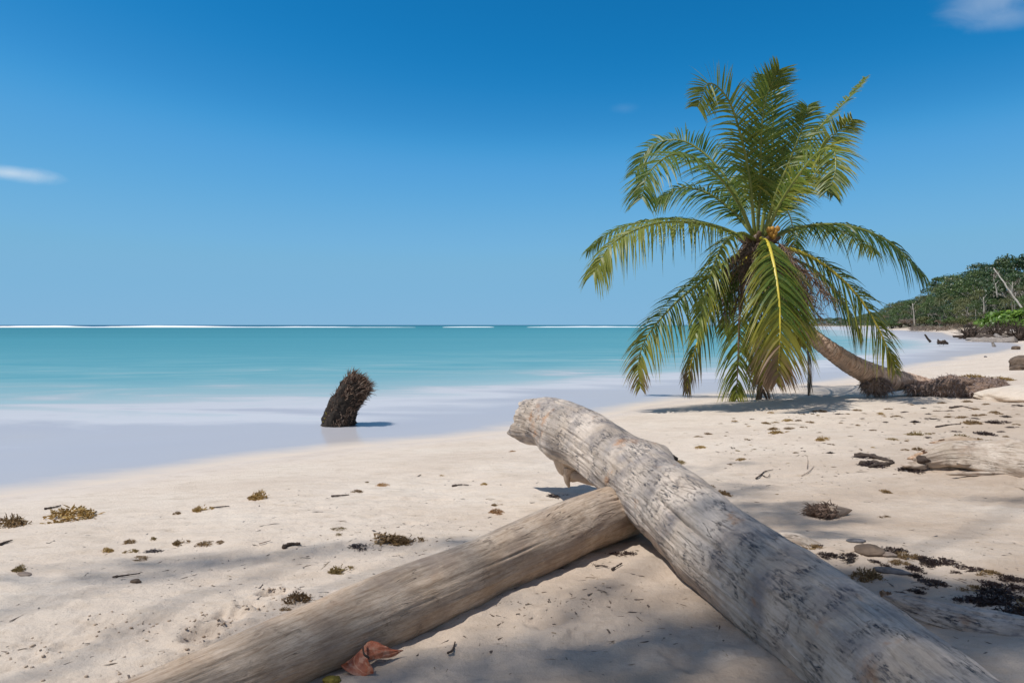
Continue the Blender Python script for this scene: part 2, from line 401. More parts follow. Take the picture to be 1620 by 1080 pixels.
    def leaf(name, a, b2, yellow, brown, trans=.38):
        m, b = material(name); k = b.att('k'); o = b.obj()
        rnd = b.noise(o, 5.0, 2, .5); rn2 = b.noise(o, 60, 1, .5)
        c = b.mix(b.ramp(rnd, [(.35, 0), (.65, 1)]), a, b2)
        c = b.mix(b.ramp(rn2, [(.45, 0), (.7, .55)]), c, yellow)
        c = b.mix(b.ramp(k, [(.30, 0), (.62, 1)]), c, yellow); c = b.mix(b.ramp(k, [(.68, 0), (.92, 1)]), c, brown)
        orn = b.n('ShaderNodeObjectInfo').outputs['Random']
        c = b.mix(b.ramp(orn, [(.45, 0), (1, .38)]), c, yellow); c = b.mix(b.ramp(orn, [(0, .45), (.4, 0)]), c, tuple(v*.45 for v in a))
        pr = b.n('ShaderNodeBsdfPrincipled', {'Base Color': c, 'Roughness': .42, 'Specular IOR Level': .42})
        tr = b.n('ShaderNodeBsdfTranslucent', {'Color': b.mix(.5, c, (.5, .55, .12), 'MULTIPLY') if False else c})
        mx = b.n('ShaderNodeMixShader', {0: trans, 1: pr.outputs[0], 2: tr.outputs[0]}); finish(b, mx.outputs[0])
    leaf('palm_leaflet', (.050, .125, .022), (.115, .195, .032), (.42, .38, .055), (.36, .23, .14), .46)
    leaf('dry_palm_leaflet', (.15, .095, .055), (.22, .15, .10), (.27, .20, .13), (.12, .075, .05), .2)
    leaf('forest_leaf', (.060, .11, .032), (.105, .155, .042), (.15, .18, .055), (.16, .14, .08), .25)
    leaf('forest_leaf_olive', (.11, .13, .045), (.16, .165, .06), (.18, .18, .07), (.26, .22, .15), .25)
    leaf('forest_leaf_dark', (.032, .066, .022), (.055, .09, .028), (.09, .12, .04), (.10, .09, .05), .2)
    leaf('bright_leaf', (.07, .145, .028), (.12, .215, .04), (.28, .42, .06), (.3, .3, .1), .35)
    leaf('dry_twig', (.13, .09, .06), (.19, .14, .10), (.24, .18, .13), (.12, .09, .07), .1)
    leaf('seaweed_ochre', (.33, .19, .045), (.43, .26, .075), (.50, .34, .12), (.12, .07, .03), .2)
    leaf('seaweed_brown', (.16, .085, .032), (.25, .145, .055), (.32, .21, .09), (.07, .04, .02), .15)
    leaf('seaweed_dark', (.028, .018, .016), (.055, .033, .027), (.08, .045, .033), (.02, .013, .012), .08)
    leaf('seaweed_green', (.20, .13, .04), (.27, .18, .06), (.33, .24, .09), (.06, .05, .03), .15)
    leaf('sargassum_orange', (.42, .19, .06), (.50, .27, .10), (.55, .35, .16), (.2, .1, .05), .2)
    leaf('litter', (.13, .085, .05), (.22, .15, .09), (.07, .05, .035), (.35, .25, .15), .05)

    def simple(name, stops, scale=6, rough=.85, bs=.5, stretch=(1, 1, 1), spec=.2):
        m, b = material(name); o = b.obj(); n = b.noise(b.map(o, stretch), scale, 6, .65)
        principled(b, b.ramp(n, stops), rough, b.bump(n, bs, .02), spec)
    simple('petiole', [(.3, (.12, .15, .03)), (.6, (.23, .24, .05))], 4, .4, .2, spec=.4)
    simple('petiole_yellow', [(.3, (.48, .36, .03)), (.6, (.62, .50, .06))], 4, .4, .2, spec=.4)
    simple('petiole_brown', [(.3, (.10, .06, .035)), (.6, (.22, .14, .09))], 8, .7, .3)
    simple('palm_fibre', [(.3, (.10, .062, .042)), (.6, (.24, .16, .115))], 30, .9, .5)
    simple('root_fibre', [(.3, (.17, .125, .11)), (.6, (.34, .26, .225))], 30, .9, .5)
    simple('nut', [(.3, (.30, .14, .03)), (.6, (.50, .27, .05))], 10, .5, .2)
    simple('stump_core', [(.3, (.012, .010, .009)), (.6, (.045, .034, .026))], 25, .85, .8)
    simple('stump_fibre', [(.36, (.035, .022, .016)), (.5, (.16, .10, .07)), (.62, (.36, .26, .19))], 14, .8, .5)
    simple('algae', [(.3, (.12, .10, .02)), (.6, (.26, .20, .04))], 30, .8, .6)
    simple('rock_brown', [(.3, (.055, .04, .03)), (.6, (.17, .12, .085))], 5, .9, .8)
    simple('rock_grey', [(.3, (.055, .052, .055)), (.6, (.15, .14, .14))], 20, .7, .5)
    simple('bark_pale', [(.3, (.27, .23, .19)), (.6, (.46, .42, .36))], 3, .9, .4)
    simple('bark_dark', [(.3, (.07, .055, .04)), (.6, (.15, .12, .09))], 3, .9, .4)
    simple('dark_twig', [(.3, (.035, .025, .02)), (.6, (.09, .065, .05))], 30, .9, .5)
    simple('pale_chip', [(.3, (.17, .12, .09)), (.6, (.30, .23, .18))], 30, .9, .5)
    m, b = material('almond_leaf'); o = b.obj(); uv = b.uv()
    n = b.noise(o, 28, 5, .65); c = b.ramp(n, [(.3, (.22, .05, .025)), (.5, (.40, .115, .05)), (.7, (.50, .20, .11))])
    c = b.mix(b.ramp(b.noise(b.map(o, loc=(3, 3, 3)), 38, 4, .6), [(.50, 0), (.62, .55)]), c, (.60, .34, .22))
    vv = b.n('ShaderNodeSeparateXYZ', {0: uv})
    vein = b.ramp(b.math('ABSOLUTE', b.math('SUBTRACT', vv.outputs[1], .5)), [(0, .8), (.02, 0)])
    c = b.mix(vein, c, (.62, .35, .2)); principled(b, c, .5, b.bump(n, .4, .004), .4)
build_materials()
M = MATS

# ------------------------------------------------------------------ beach ground and sea
def fan(c, angs, rad):
    A, Q = np.meshgrid(angs, rad, indexing='ij'); return c[0]+Q*np.sin(A), c[1]+Q*np.cos(A)
def grid_faces(na, nr):
    idx = np.arange(na*nr).reshape(na, nr)
    return np.stack([idx[:-1, :-1], idx[:-1, 1:], idx[1:, 1:], idx[1:, :-1]], -1).reshape(-1, 4)
def build_ground():
    rad = [.5]
    while rad[-1] < 2600:
        r = rad[-1]
        rad.append(r + (.05 if r < 4.6 else .0145 if r < 9.2 else max(.0145, (r-9.2)*.018+.0145)))
    rad = np.array(rad); angs = np.radians(np.concatenate([np.arange(-100, -38, 1.2), np.arange(-38, 40, .13), np.arange(40, 101, .8)]))
    X, Y = fan((0, -3), angs, rad); x, y = X.ravel(), Y.ravel()
    z, s = ground(x, y)
    F = grid_faces(len(angs), len(rad)); keep = (s[F].max(1) > -7); F = F[keep]
    used = np.zeros(len(x), bool); used[F.ravel()] = True; remap = np.cumsum(used)-1; F = remap[F]
    x, y, z, s = x[used], y[used], z[used], s[used]
    veg = sm(s, 4, 10)*sm(y, 72, 90)
    me = mesh_of('beach', np.stack([x, y, z], 1), F, M['sand'], True, None, {'s': np.clip(s, -5, 50), 'veg': veg})
    put('beach', me, kind='structure', label='pale sandy beach with wind marks, scraps of seaweed and footprints')
build_ground()
def build_sea():
    rad = np.concatenate([np.arange(2, 60, .3), np.geomspace(60, 30000, 150)])
    angs = np.radians(np.concatenate([np.arange(-110, 40, .6), np.arange(40, 111, 1.5)]))
    X, Y = fan((0, -3), angs, rad); x, y = X.ravel(), Y.ravel()
    s = -sdist(x, y, SHORE); o = -sdist(x, y, OUTER)
    s = s - np.where(np.abs(s) < 6, .22*vnoise(x*.35, y*.35, seed=91) + .1*vnoise(x*.9, y*.9, seed=92), 0)
    t = np.where(o < 0, np.clip(s, 0, None)/(np.clip(s, 0, None)+np.abs(o)+1e-6), 1+np.log(1+np.clip(o, 0, None)/12)*.5)
    me = mesh_of('sea', np.stack([x, y, 0*x], 1), grid_faces(len(angs), len(rad)), M['water'], True, None, {'u': np.clip(t/5, 0, 1), 'edge': np.clip(s, -1, 3)})
    put('sea', me, kind='structure', label='smooth turquoise sea with a milky white band of surf along the shore')
build_sea()
def breaker(x0, x1, y, h, w, seed):
    n = int((x1-x0)/1.5); xs = np.linspace(x0, x1, n); g = []
    env = np.sin(np.linspace(0, np.pi, n))**.35
    hh = h*env*(.75+.35*fbm(xs*.03, xs*0, seed=seed, oct=4)); ww = w*env*(1+.3*vnoise(xs*.06, xs*0, seed=seed+3))
    yc = y + 6*vnoise(xs*.01, xs*0, seed=seed+5)
    a = np.linspace(0, np.pi, 9)
    V = np.stack([xs[:, None]+0*a, yc[:, None]+np.cos(a)*ww[:, None], np.sin(a)*np.clip(hh, .03, None)[:, None]-.02], -1).reshape(-1, 3)
    return V, grid_faces(n, 9)
for i, (a, b_, y, h, w, lab) in enumerate(((-420, -64, 452, 1.15, 9, 'long white line of breaking surf just below the horizon, left of centre'),
                                     (-48, -12, 470, .65, 5, 'short broken white line of surf on the horizon near the middle'),
                                     (10, 100, 475, .75, 6, 'thin white line of surf on the horizon behind the palm fronds'))):
    V, F = breaker(a, b_, y, h, w, 40+i); put('breaking_wave', mesh_of('breaking_wave', V, F, M['foam']), kind='structure', label=lab)

# ------------------------------------------------------------------ driftwood logs in the foreground
def log_mesh(name, ctrl, n, seg, seed, mat, bumps=(), rough=1.0, end0=None, end1=None, up=(0, 0, 1)):
    pts = np.array([[*(P(a, b, d)), r] for a, b, d, r in ctrl]); Q = spline(pts, n); path, rad = Q[:, :3], np.clip(Q[:, 3], .003, None)
    mr = rad.mean()
    def disp(U, A, t):
        ca, sa = np.cos(A), np.sin(A)
        d = mr*.09*fbm(U*1.6+seed, ca*.9, sa*.9, seed=seed, oct=3)
        d += rough*.0055*fbm(U*3.0, ca*9, sa*9, seed=seed+5, oct=3)
        d += rough*.0028*fbm(U*7.0, ca*28, sa*28, seed=seed+9, oct=2)
        d -= rough*.012*sm(-np.abs(fbm(U*1.3, ca*4.5, sa*4.5, seed=seed+13, oct=2)), -.035, 0)*sm(vnoise(U*2, ca*2, sa*2, seed=seed+14), .0, .4)
        for (bt, ba, amp, wt, wa) in bumps:
            da = np.angle(np.exp(1j*(A-ba))); q = ((t-bt)/wt)**2+(da/wa)**2
            d += amp*np.exp(-q)
        return d
    T, Af, Bf = frames(path, up)
    V, F, uv = tube(path, rad, seg, disp, up, cap=False)
    V = V.reshape(n, seg+1, 3)
    # pull the first rings along the axis so that the broken end is uneven
    ang = np.linspace(0, 2*np.pi, seg+1)
    def jag(rows, Tv, fn):
        off = fn(ang); off[-1] = off[0]
        for i, r_ in enumerate(rows):
            V[r_] += (off*(1-i/len(rows)))[:, None]*Tv
    if end0: jag(range(0, n//12), -T[0], end0)
    if end1: jag(range(n-1, n-1-n//12, -1), T[-1], end1)
    g = G(); g.add(V.reshape(-1, 3), F, uv)
    # broken faces: a few rings towards a sunken centre
    for row, sign, fn in ((0, -1, end0), (n-1, 1, end1)):
        if not fn: continue
        ring = V[row]; c = ring[:-1].mean(0); Tv = T[row]; prev = ring; rings = [ring]
        for q in (.94, .8, .6, .4, .2, .04):
            nz = fbm(ring[:, 0]*9/q, ring[:, 1]*9/q+q*7, ring[:, 2]*9/q, seed=seed+33, oct=3)
            rr = c+(ring-c)*q - sign*Tv*((1-q)*.05+.03*nz*(1 if q < .9 else .3))[:, None]; rr[-1] = rr[0]; rings.append(rr)
        W = np.concatenate(rings); f = grid_faces(len(rings), seg+1)
        if row == 0: f = f[:, ::-1]
        g.add(W, [tuple(q) for q in f], W[:, :2]*1.0, 0, 1)
    return g.mesh(name, [mat, M['broken_wood']]), path, rad
TAU = 2*np.pi
# upper log: lies across the lower one, runs down towards the camera on the right
e0 = lambda a: .03*np.sin(a*2+1)+.018*np.sin(a*7)+.012*np.sin(a*17)-.05*np.exp(-(np.angle(np.exp(1j*(a-.3)))/.35)**2)+.13*np.exp(-(np.angle(np.exp(1j*(a-5.6)))/.42)**2)
UP = [(842, 662, 6.0, .200), (868, 667, 5.75, .215), (915, 690, 5.25, .215), (985, 738, 4.6, .225), (1060, 800, 3.95, .225), (1135, 868, 3.40, .225), (1240, 950, 2.90, .228),
      (1340, 1030, 2.52, .232), (1450, 1125, 2.18, .235), (1600, 1260, 1.80, .235)]
me, up_path, up_rad = log_mesh('log_trunk', UP, 420, 220, 3, M['driftwood_bleached'], end0=e0,
    rough=.9, bumps=[(.375, 2.75, .075, .035, .5), (.40, 3.0, -.02, .02, .4), (.16, 5.6, .05, .05, .5), (.02, 5.4, .03, .03, .5), (.17, 1.3, -.022, .07, .035), (.33, 2.1, -.014, .04, .03), (.52, 1.25, -.018, .05, .025), (.66, 1.9, -.016, .05, .025), (.60, .65, -.026, .08, .05), (.24, .5, -.02, .05, .04), (.62, 2.4, -.012, .05, .3), (.3, 2.0, -.012, .05, .4)])
root = empty('driftwood_log', up_path[200], label='thick bleached grey driftwood log with a short branch stub, propped across the lower log', cat='driftwood log')
def child_w(name, me, parent, **kw):
    """mesh built in world coordinates, parented to an empty at a location"""
    bpy.context.view_layer.update()
    o = put(name, me, parent, **kw); o.matrix_parent_inverse = Matrix.Translation(-Vector(parent.location)); return o
child_w('trunk', me, root)
def stub(ctrl, seed, mat, n=40, seg=40, amp=.12):
    Q = spline(np.array([[*P(a, b, d), r] for a, b, d, r in ctrl]), n)
    def disp(U, A, t): return amp*Q[:, 3].mean()*fbm(U*6, np.cos(A)*2, np.sin(A)*2, seed=seed, oct=4) + .35*Q[-1, 3]*np.sin(A*3+1)*sm(t, .7, 1)
    return tube(Q[:, :3], Q[:, 3], seg, disp, (0, 1, .1))
g = G(); V, F, uv = stub([(905, 680, 5.30, .17), (904, 706, 5.30, .165), (905, 730, 5.28, .135), (911, 748, 5.27, .095), (914, 760, 5.26, .06)], 5, None); g.add(V, F, uv, mi=0)
V, F, uv = stub([(900, 742, 5.2, .05), (897, 758, 5.18, .026), (900, 771, 5.17, .006)], 6, None, 16, 12); g.add(V, F, uv)
child_w('branch_stub', g.mesh('branch_stub', [M['driftwood_smooth']]), root)
g = G(); V, F, uv = stub([(904, 752, 5.2, .035), (920, 754, 5.12, .042), (940, 760, 5.05, .038), (965, 768, 4.95, .02)], 8, None, 24, 14); g.add(V, F, uv)
child_w('root', g.mesh('root', [M['driftwood_smooth']]), root)
# dark lump that stands for the shade in a knot cavity on the log's shoulder
kt = 162; Tk, Ak, Bk = frames(up_path); kc = up_path[kt]+(up_rad[kt]+.045)*(math.cos(2.72)*Ak[kt]+math.sin(2.72)*Bk[kt])
v, f = rock(3, (.045, .05, .028), 8, .3); c = kc
child_w('knot', mesh_of('knot', v+c, f, M['stump_core']), root)
# lower log
e1 = lambda a: .03*np.sin(a*2)+.015*np.sin(a*9)
LO = [(60, 1205, 2.02, .118), (250, 1118, 2.28, .128), (390, 1060, 2.56, .140), (570, 984, 2.94, .155), (720, 921, 3.30, .160), (850, 863, 3.74, .165), (925, 829, 4.06, .170), (985, 808, 4.36, .168), (1020, 796, 4.55, .15)]
me, lo_path, lo_rad = log_mesh('log_trunk', LO, 420, 180, 11, M['driftwood_smooth'], rough=.35, end1=e1,
    bumps=[(.5, 1.2, .008, .08, .5), (.9, 1.6, .012, .04, .4), (.40, 1.25, -.007, .05, .03), (.72, 1.45, -.012, .05, .03), (.60, .55, -.008, .06, .03), (.88, .9, -.018, .04, .04)])
put('driftwood_log', me, label='smooth tan driftwood log lying under the thicker one, running out at bottom left', cat='driftwood log')
# broken pale log at right edge
PL = [(1460, 729, 6.5, .11), (1500, 723, 6.45, .145), (1560, 728, 6.3, .175), (1625, 738, 6.1, .20), (1720, 752, 5.9, .22), (1850, 775, 5.6, .22)]
me, p_, r_ = log_mesh('log_trunk', PL, 200, 120, 21, M['driftwood_pale'], rough=.7, end0=lambda a: .08*np.sin(a*2+1)+.05*np.sin(a*5)+.02*np.sin(a*13),
    bumps=[(.22, 5.6, -.07, .16, .16), (.30, 6.0, .03, .2, .2), (.25, 4.2, -.06, .12, .35), (.12, 3.6, .04, .05, .3), (.4, 1.6, .04, .06, .5)])
root = empty('driftwood_log', p_[60], label='pale split driftwood log with a hollow end at the right edge of the beach', cat='driftwood log')
child_w('trunk', me, root)
v, f = rock(3, (.06, .05, .05), 4, .35); v = v+P(1458, 727, 6.42); child_w('hollow', mesh_of('hollow', v, f, M['dark_twig']), root)  # solid dark lump; its colour stands for the shade inside the open end
for i, (c, r1, r2) in enumerate((((1447, 737, 6.4), (.12, .05, .03), 3), ((1560, 749, 6.05), (.30, .03, .02), 5), ((1530, 733, 6.25), (.10, .035, .025), 7))):
    v, f = rock(3, r1, r2, .35, 2); child_w('splinter', mesh_of('splinter', v+P(*c), f, M['driftwood_pale']), root)
me, p_, r_ = log_mesh('log_trunk', [(1488, 705, 6.9, .06), (1520, 703, 6.85, .078), (1555, 709, 6.75, .06), (1580, 715, 6.65, .03)], 80, 60, 25, M['driftwood_smooth'], end0=lambda a: .05*np.sin(a*3)+.03*np.sin(a*8)+.02*np.sin(a*15))
put('driftwood_piece', me, label='short broken brown driftwood piece with a splintered orange end, behind the pale split log', cat='driftwood')
# half buried logs bottom right
me, p_, r_ = log_mesh('log_trunk', [(1395, 952, 3.05, .05), (1440, 975, 3.0, .085), (1520, 1000, 2.92, .10), (1620, 1022, 2.82, .11), (1760, 1050, 2.7, .11)], 160, 90, 31, M['driftwood_bleached'], rough=1.2, end0=lambda a: .02*np.sin(a*3))
put('driftwood_log', me, label='half buried log lying in shade at the bottom right, behind the thick grey log', cat='driftwood log')
me, p_, r_ = log_mesh('log_trunk', [(1215, 858, 4.02, .05), (1255, 866, 4.0, .085), (1290, 874, 3.95, .06), (1325, 882, 3.9, .02)], 90, 70, 35, M['driftwood_pale'], rough=1.2, end0=lambda a: .02*np.sin(a*3), end1=lambda a: .03*np.sin(a*5))
put('driftwood_piece', me, label='pale end of buried driftwood showing just beyond the thick grey log', cat='driftwood')

# ------------------------------------------------------------------ palm stump standing in the surf
def fibres(g, count, fn, w=.012, seed=1, k=0):
    rs = np.random.default_rng(seed)
    for i in range(count):
        p, d, L, wid, bend = fn(rs)
        d = norm(d); sd = norm(np.cross(d, rs.normal(size=3))); n3 = norm(np.cross(d, sd)); pts = []
        for q in (0, .5, 1):
            c = p+d*L*q+np.array(bend)*L*q*q
            ww = wid*(1-q*.85); pts += [c-sd*ww, c+sd*ww*.5+n3*ww, c+sd*ww*.5-n3*ww]
        F = []
        for a in (0, 3):
            for j in range(3): F.append((a+j, a+(j+1) % 3, a+3+(j+1) % 3, a+3+j))
        g.add(pts, F, None, rs.random() if k is None else k)
D = 10.9
c0 = P(538, 672, D)
Q = spline(np.array([[*P(a, b, D), r] for a, b, r in ((535, 686, .28), (537, 664, .25), (543, 646, .23), (551, 630, .22), (560, 616, .215), (568, 606, .20), (571, 602, .16))]), 60)
def sd_(U, A, t): return .03*fbm(U*9, np.cos(A)*4, np.sin(A)*4, seed=3, oct=4)
stump = empty('palm_stump', (c0[0], c0[1], 0), label='dark shaggy palm stump leaning right in the shallow surf', cat='stump')
V, F, uv = tube(Q[:, :3], Q[:, 3], 48, sd_, (0, 1, 0))
child_w('trunk', mesh_of('trunk', V, F, M['stump_core'], uv=uv), stump)
T_, A_, B_ = frames(Q[:, :3], (0, 1, 0))
def ff(rs):
    t = rs.random()**.75; i = int(t*58); a = rs.random()*TAU
    nrm = np.cos(a)*A_[i]+np.sin(a)*B_[i]; p = Q[i, :3]+nrm*Q[i, 3]*.95
    top = t > .8
    d = T_[i]*(1.0)+nrm*(.03+.26*rs.random()*(.4+t))+rs.normal(size=3)*(.18+.25*t)
    return p, d, (.05+.16*rs.random()**1.6)*(1.15 if top else .35+.5*t), .004+.008*rs.random(), (0, 0, -.25)
g = G(); fibres(g, 2300, ff, seed=4)
def ftop(rs):
    a = rs.random()*TAU; r = rs.random()*.16; p = Q[-6, :3]+(np.cos(a)*A_[-1]+np.sin(a)*B_[-1])*r
    return p, T_[-1]*1.2+rs.normal(size=3)*.42+np.array([.15, 0, .0]), .08+.16*rs.random(), .008, (.1, 0, -.1)
fibres(g, 300, ftop, seed=5)
child_w('fibres', g.mesh('fibres', [M['stump_fibre']], False), stump, kind='stuff')
g = G()
for i in range(34):
    v, f = rock(1, np.array([.018, .018, .016])*(.5+random.random()), i, .3); g.add(v+P(511+i*.30+random.random()*3, 667-i*.9*random.random(), D-.16+i*.002), f)
child_w('algae', g.mesh('algae', [M['algae']]), stump, kind='stuff')

# ------------------------------------------------------------------ coconut palm
CD = 13.3
base = on_ground(1400, 612)
palm = empty('coconut_palm', base, label='coconut palm leaning low over the beach and water with a wide green crown', cat='palm tree')
TR = [(1190, 374, 13.28, 0.100), (1200, 392, 13.3, 0.184), (1212, 425, 13.35, 0.146), (1236, 475, 13.6, 0.138), (1268, 517, 13.5, 0.138), (1310, 551, 13.42, 0.163), (1350, 578, 13.66, 0.198), (1392, 597, 13.9, 0.230), (1432, 603, 14.1, 0.198), (1470, 609, 14.2, 0.134), (1500, 616, 14.3, 0.079)]
Q = spline(np.array([[*P(a, b, d), r] for a, b, d, r in TR]), 520)
def td(U, A, t):
    ph = U*7.2+.35*np.sin(A+1)+.5*vnoise(U*2, np.cos(A)*1.5, np.sin(A)*1.5, seed=2)
    saw = ph-np.floor(ph)
    return .016*(saw-.5)*sm(t, .05, .2)*(1-sm(t, .75, .85)) + .012*fbm(U*5, np.cos(A)*4, np.sin(A)*4, seed=4, oct=3) + .05*sm(t, .70, .9)*fbm(U*3, np.cos(A)*2, np.sin(A)*2, seed=6, oct=3)
V, F, uv = tube(Q[:, :3], Q[:, 3], 64, td, (0, 1, 0))
child_w('trunk', mesh_of('trunk', V, F, M['palm_trunk'], uv=uv), palm)
def mound(name, px, py, d, size, seed, nf, mat, flen=.09, parent=palm):
    c = P(px, py, d); v, f = rock(4, size, seed, .22, 1.5)
    o = child_w(name, mesh_of(name, v+c, f, M['palm_fibre']), parent)
    g = G(); nrm = v/np.array(size)**2; nrm /= np.linalg.norm(nrm, axis=1)[:, None]
    def fn(rs):
        i = rs.integers(len(v)); return v[i]*.97+c, nrm[i]*.5+rs.normal(size=3)*.55+np.array([0, 0, -.25]), flen*(.5+rs.random()), .006+.005*rs.random(), (0, 0, -.4)
    fibres(g, nf, fn, seed=seed)
    c2 = put('fibres', g.mesh('fibres', [M[mat]], False), o, kind='stuff'); return o
mound('root_ball', 1386, 609, 13.7, (.27, .22, .17), 2, 900, 'root_fibre')
mound('root_ball', 1452, 615, 13.8, (.26, .2, .07), 3, 500, 'root_fibre')
mound('root_mat', 1510, 613, 13.6, (.50, .45, .23), 5, 2600, 'root_fibre')
mound('root_mat', 1546, 618, 13.3, (.36, .35, .19), 6, 1400, 'root_fibre')
mound('root_mat', 1560, 606, 15.0, (.40, .35, .11), 9, 900, 'root_fibre')

def leaflet(g, p, d, W, L, wid, droop, k0, k1, segs=4, tw=0):
    pts = []; ks = []
    for i in range(segs+1):
        q = i/segs
        c = p+d*L*q*(1-.12*q*droop)+np.array([0, 0, -1.])*droop*L*q*q
        w = wid*(1-q**1.8)*(.55+.45*min(1, q*6)) if i < segs else 0.0006
        pts += [c-W*w, c+W*w]; ks += [k0+(k1-k0)*q**1.5]*2
    g.add(pts, [(2*i, 2*i+1, 2*i+3, 2*i+2) for i in range(segs)], None, ks)
def frond(ctrl, U=(0, 0, 1), L=.72, n=88, droop=.55, pet='petiole', leafm='palm_leaflet', brown=0., base_k=0., start=.16, fwd=.55, r0=.035, seed=0, spread=1., cup=.15, gaps=.05, wid=.020, tipt=.62, parent=None, side_k=0.):
    rs = np.random.default_rng(seed+100); base_k += rs.normal()*.07; tipt = .82 if brown else tipt
    n = int(n*1.02)
    path = spline(np.array([P(a, b, d) for a, b, d in ctrl]), n+1)
    g = G(); rr = r0*(1-np.linspace(0, 1, n+1))**.8+.004
    V, F, uv = tube(path[::2], rr[::2], 6, None, U); g.add(V, F, uv)
    fo = child_w('frond', g.mesh('frond', [M[pet]]), parent or palm)
    T, A, B = frames(path, U); g = G()
    for i in range(int(n*start), n+1):
        t = i/n; tt = (t-start)/(1-start)
        env = (.35+.65*min(1, tt/.22))*(1-tipt*max(0, (tt-.5)/.5)**1.5)
        for side in (-1, 1):
            for rep in range(1 if tt < .85 else 2):
                if rs.random() < gaps: continue
                jit = rs.normal()*.09; f_ = fwd+.55*max(0, tt-.5)+jit
                d = norm(A[i]*side*spread+T[i]*f_+B[i]*(cup+rs.normal()*.10))
                W = norm(np.cross(d, B[i]+.35*rs.normal(size=3)))
                lk = base_k+.06+brown*sm(tt, .45, 1.0)+rs.normal()*.11+(side_k if side > 0 else 0)
                leaflet(g, path[i]+rs.normal(size=3)*.008, d, W, L*env*(.88+.24*rs.random()), wid*(.8+.4*rs.random()), droop*(.6+.8*rs.random()), lk, lk+.22+brown*.35)
    put('leaflets', g.mesh('leaflets', [M[leafm]]), fo, kind='stuff'); return fo
C = CD
# upright and arching fronds
frond([(1194, 372, C), (1186, 285, C-.1), (1172, 215, C-.2), (1152, 158, C-.4), (1122, 132, C-.7), (1104, 168, C-1.0)], U=(.25, -1, .2), L=.78, droop=.25, seed=1)
frond([(1198, 372, C+.1), (1203, 290, C), (1204, 215, C-.1), (1212, 155, C-.1), (1232, 112, C-.2)], U=(.1, -1, .1), L=.92, droop=.16, seed=2, n=96, fwd=.8)
frond([(1204, 372, C+.3), (1214, 300, C+.4), (1222, 235, C+.7), (1222, 165, C+1.0), (1212, 120, C+1.2)], U=(-.3, -1, .1), L=.8, droop=.2, seed=3, fwd=.75)
frond([(1192, 375, C), (1168, 322, C-.2), (1139, 281, C-.5), (1100, 250, C-.9), (1060, 246, C-1.2), (1026, 275, C-1.5), (1016, 312, C-1.6)], U=(-.25, -.55, 1), L=.85, droop=.42, seed=4, n=96)
frond([(1192, 375, C+.2), (1160, 300, C+.5), (1120, 248, C+.9), (1075, 222, C+1.2), (1030, 232, C+1.5), (1006, 272, C+1.7)], U=(-.3, -.8, .8), L=.82, droop=.35, seed=5, n=92)
frond([(1212, 372, C+.2), (1232, 315, C+.4), (1262, 250, C+.6), (1300, 198, C+.7), (1338, 160, C+.8), (1368, 124, C+.9)], U=(-.6, -.25, .7), L=.40, droop=.28, seed=6, base_k=.08, spread=.8)
frond([(1210, 375, C-.1), (1230, 330, C-.3), (1260, 282, C-.6), (1296, 240, C-1.0), (1318, 238, C-1.35), (1322, 265, C-1.6), (1314, 298, C-1.75)], U=(-.3, -.7, .8), L=.62, droop=.4, seed=7, base_k=.16)
frond([(1212, 372, C+.2), (1240, 310, C+.4), (1280, 258, C+.6), (1318, 215, C+.8), (1348, 190, C+.9)], U=(-.3, -1, .3), L=.74, droop=.25, seed=8, base_k=.10)
frond([(1208, 372, C+.4), (1232, 325, C+.7), (1262, 292, C+1.1), (1295, 285, C+1.4), (1318, 308, C+1.7)], U=(0, -.5, 1), L=.66, droop=.45, seed=9)
frond([(1208, 374, C), (1226, 312, C-.1), (1250, 252, C-.1), (1268, 205, C-.1), (1278, 168, C-.1)], U=(-.3, -1, .2), L=.72, droop=.25, seed=32, base_k=.04)
frond([(1193, 374, C+.3), (1160, 335, C+.6), (1118, 305, C+.9), (1075, 298, C+1.1), (1040, 318, C+1.2)], U=(-.2, -.5, .9), L=.72, droop=.5, seed=33)
# sideways
frond([(1190, 385, C), (1157, 368, C-.2), (1122, 356, C-.35), (1060, 351, C-.6), (1010, 362, C-.8), (966, 388, C-1.0), (940, 432, C-1.1)], U=(0, -.35, 1), L=.80, droop=.75, seed=10, n=100)
frond([(1190, 383, C+.2), (1140, 360, C+.6), (1075, 346, C+1.0), (1010, 352, C+1.3), (962, 370, C+1.6), (930, 396, C+1.8)], U=(0, .1, 1), L=.55, droop=.6, seed=11, n=90, base_k=.05)
frond([(1215, 385, C), (1240, 368, C), (1290, 356, C-.1), (1345, 358, C-.25), (1405, 382, C-.4), (1460, 434, C-.5)], U=(0, -.45, 1), L=.72, droop=.72, seed=12, n=96)
frond([(1215, 382, C+.2), (1250, 362, C+.8), (1300, 358, C+1.5), (1345, 372, C+2.1), (1385, 400, C+2.5)], U=(0, 0, 1), L=.6, droop=.7, seed=13, gaps=.15)
# lower right
frond([(1218, 392, C-.1), (1258, 396, C-.1), (1305, 420, C-.2), (1355, 466, C-.35), (1392, 524, C-.5), (1418, 588, C-.6)], U=(.5, -.8, .6), L=.85, droop=.5, seed=14, n=96, brown=.35, base_k=.10, pet='petiole_yellow', side_k=.1)
frond([(1216, 395, C+.2), (1252, 408, C+.5), (1295, 432, C+.7), (1335, 478, C+.9), (1362, 532, C+1.0)], U=(.3, -.6, .8), L=.75, droop=.8, seed=15, brown=.4, base_k=.05, start=.28, gaps=.1)
frond([(1210, 395, C+.3), (1240, 425, C+.8), (1262, 470, C+1.1), (1276, 530, C+1.2), (1279, 612, C+1.2)], U=(.8, -.5, .3), L=.45, droop=.9, seed=16, leafm='dry_palm_leaflet', pet='petiole_brown', start=.5, gaps=.3, spread=.35)
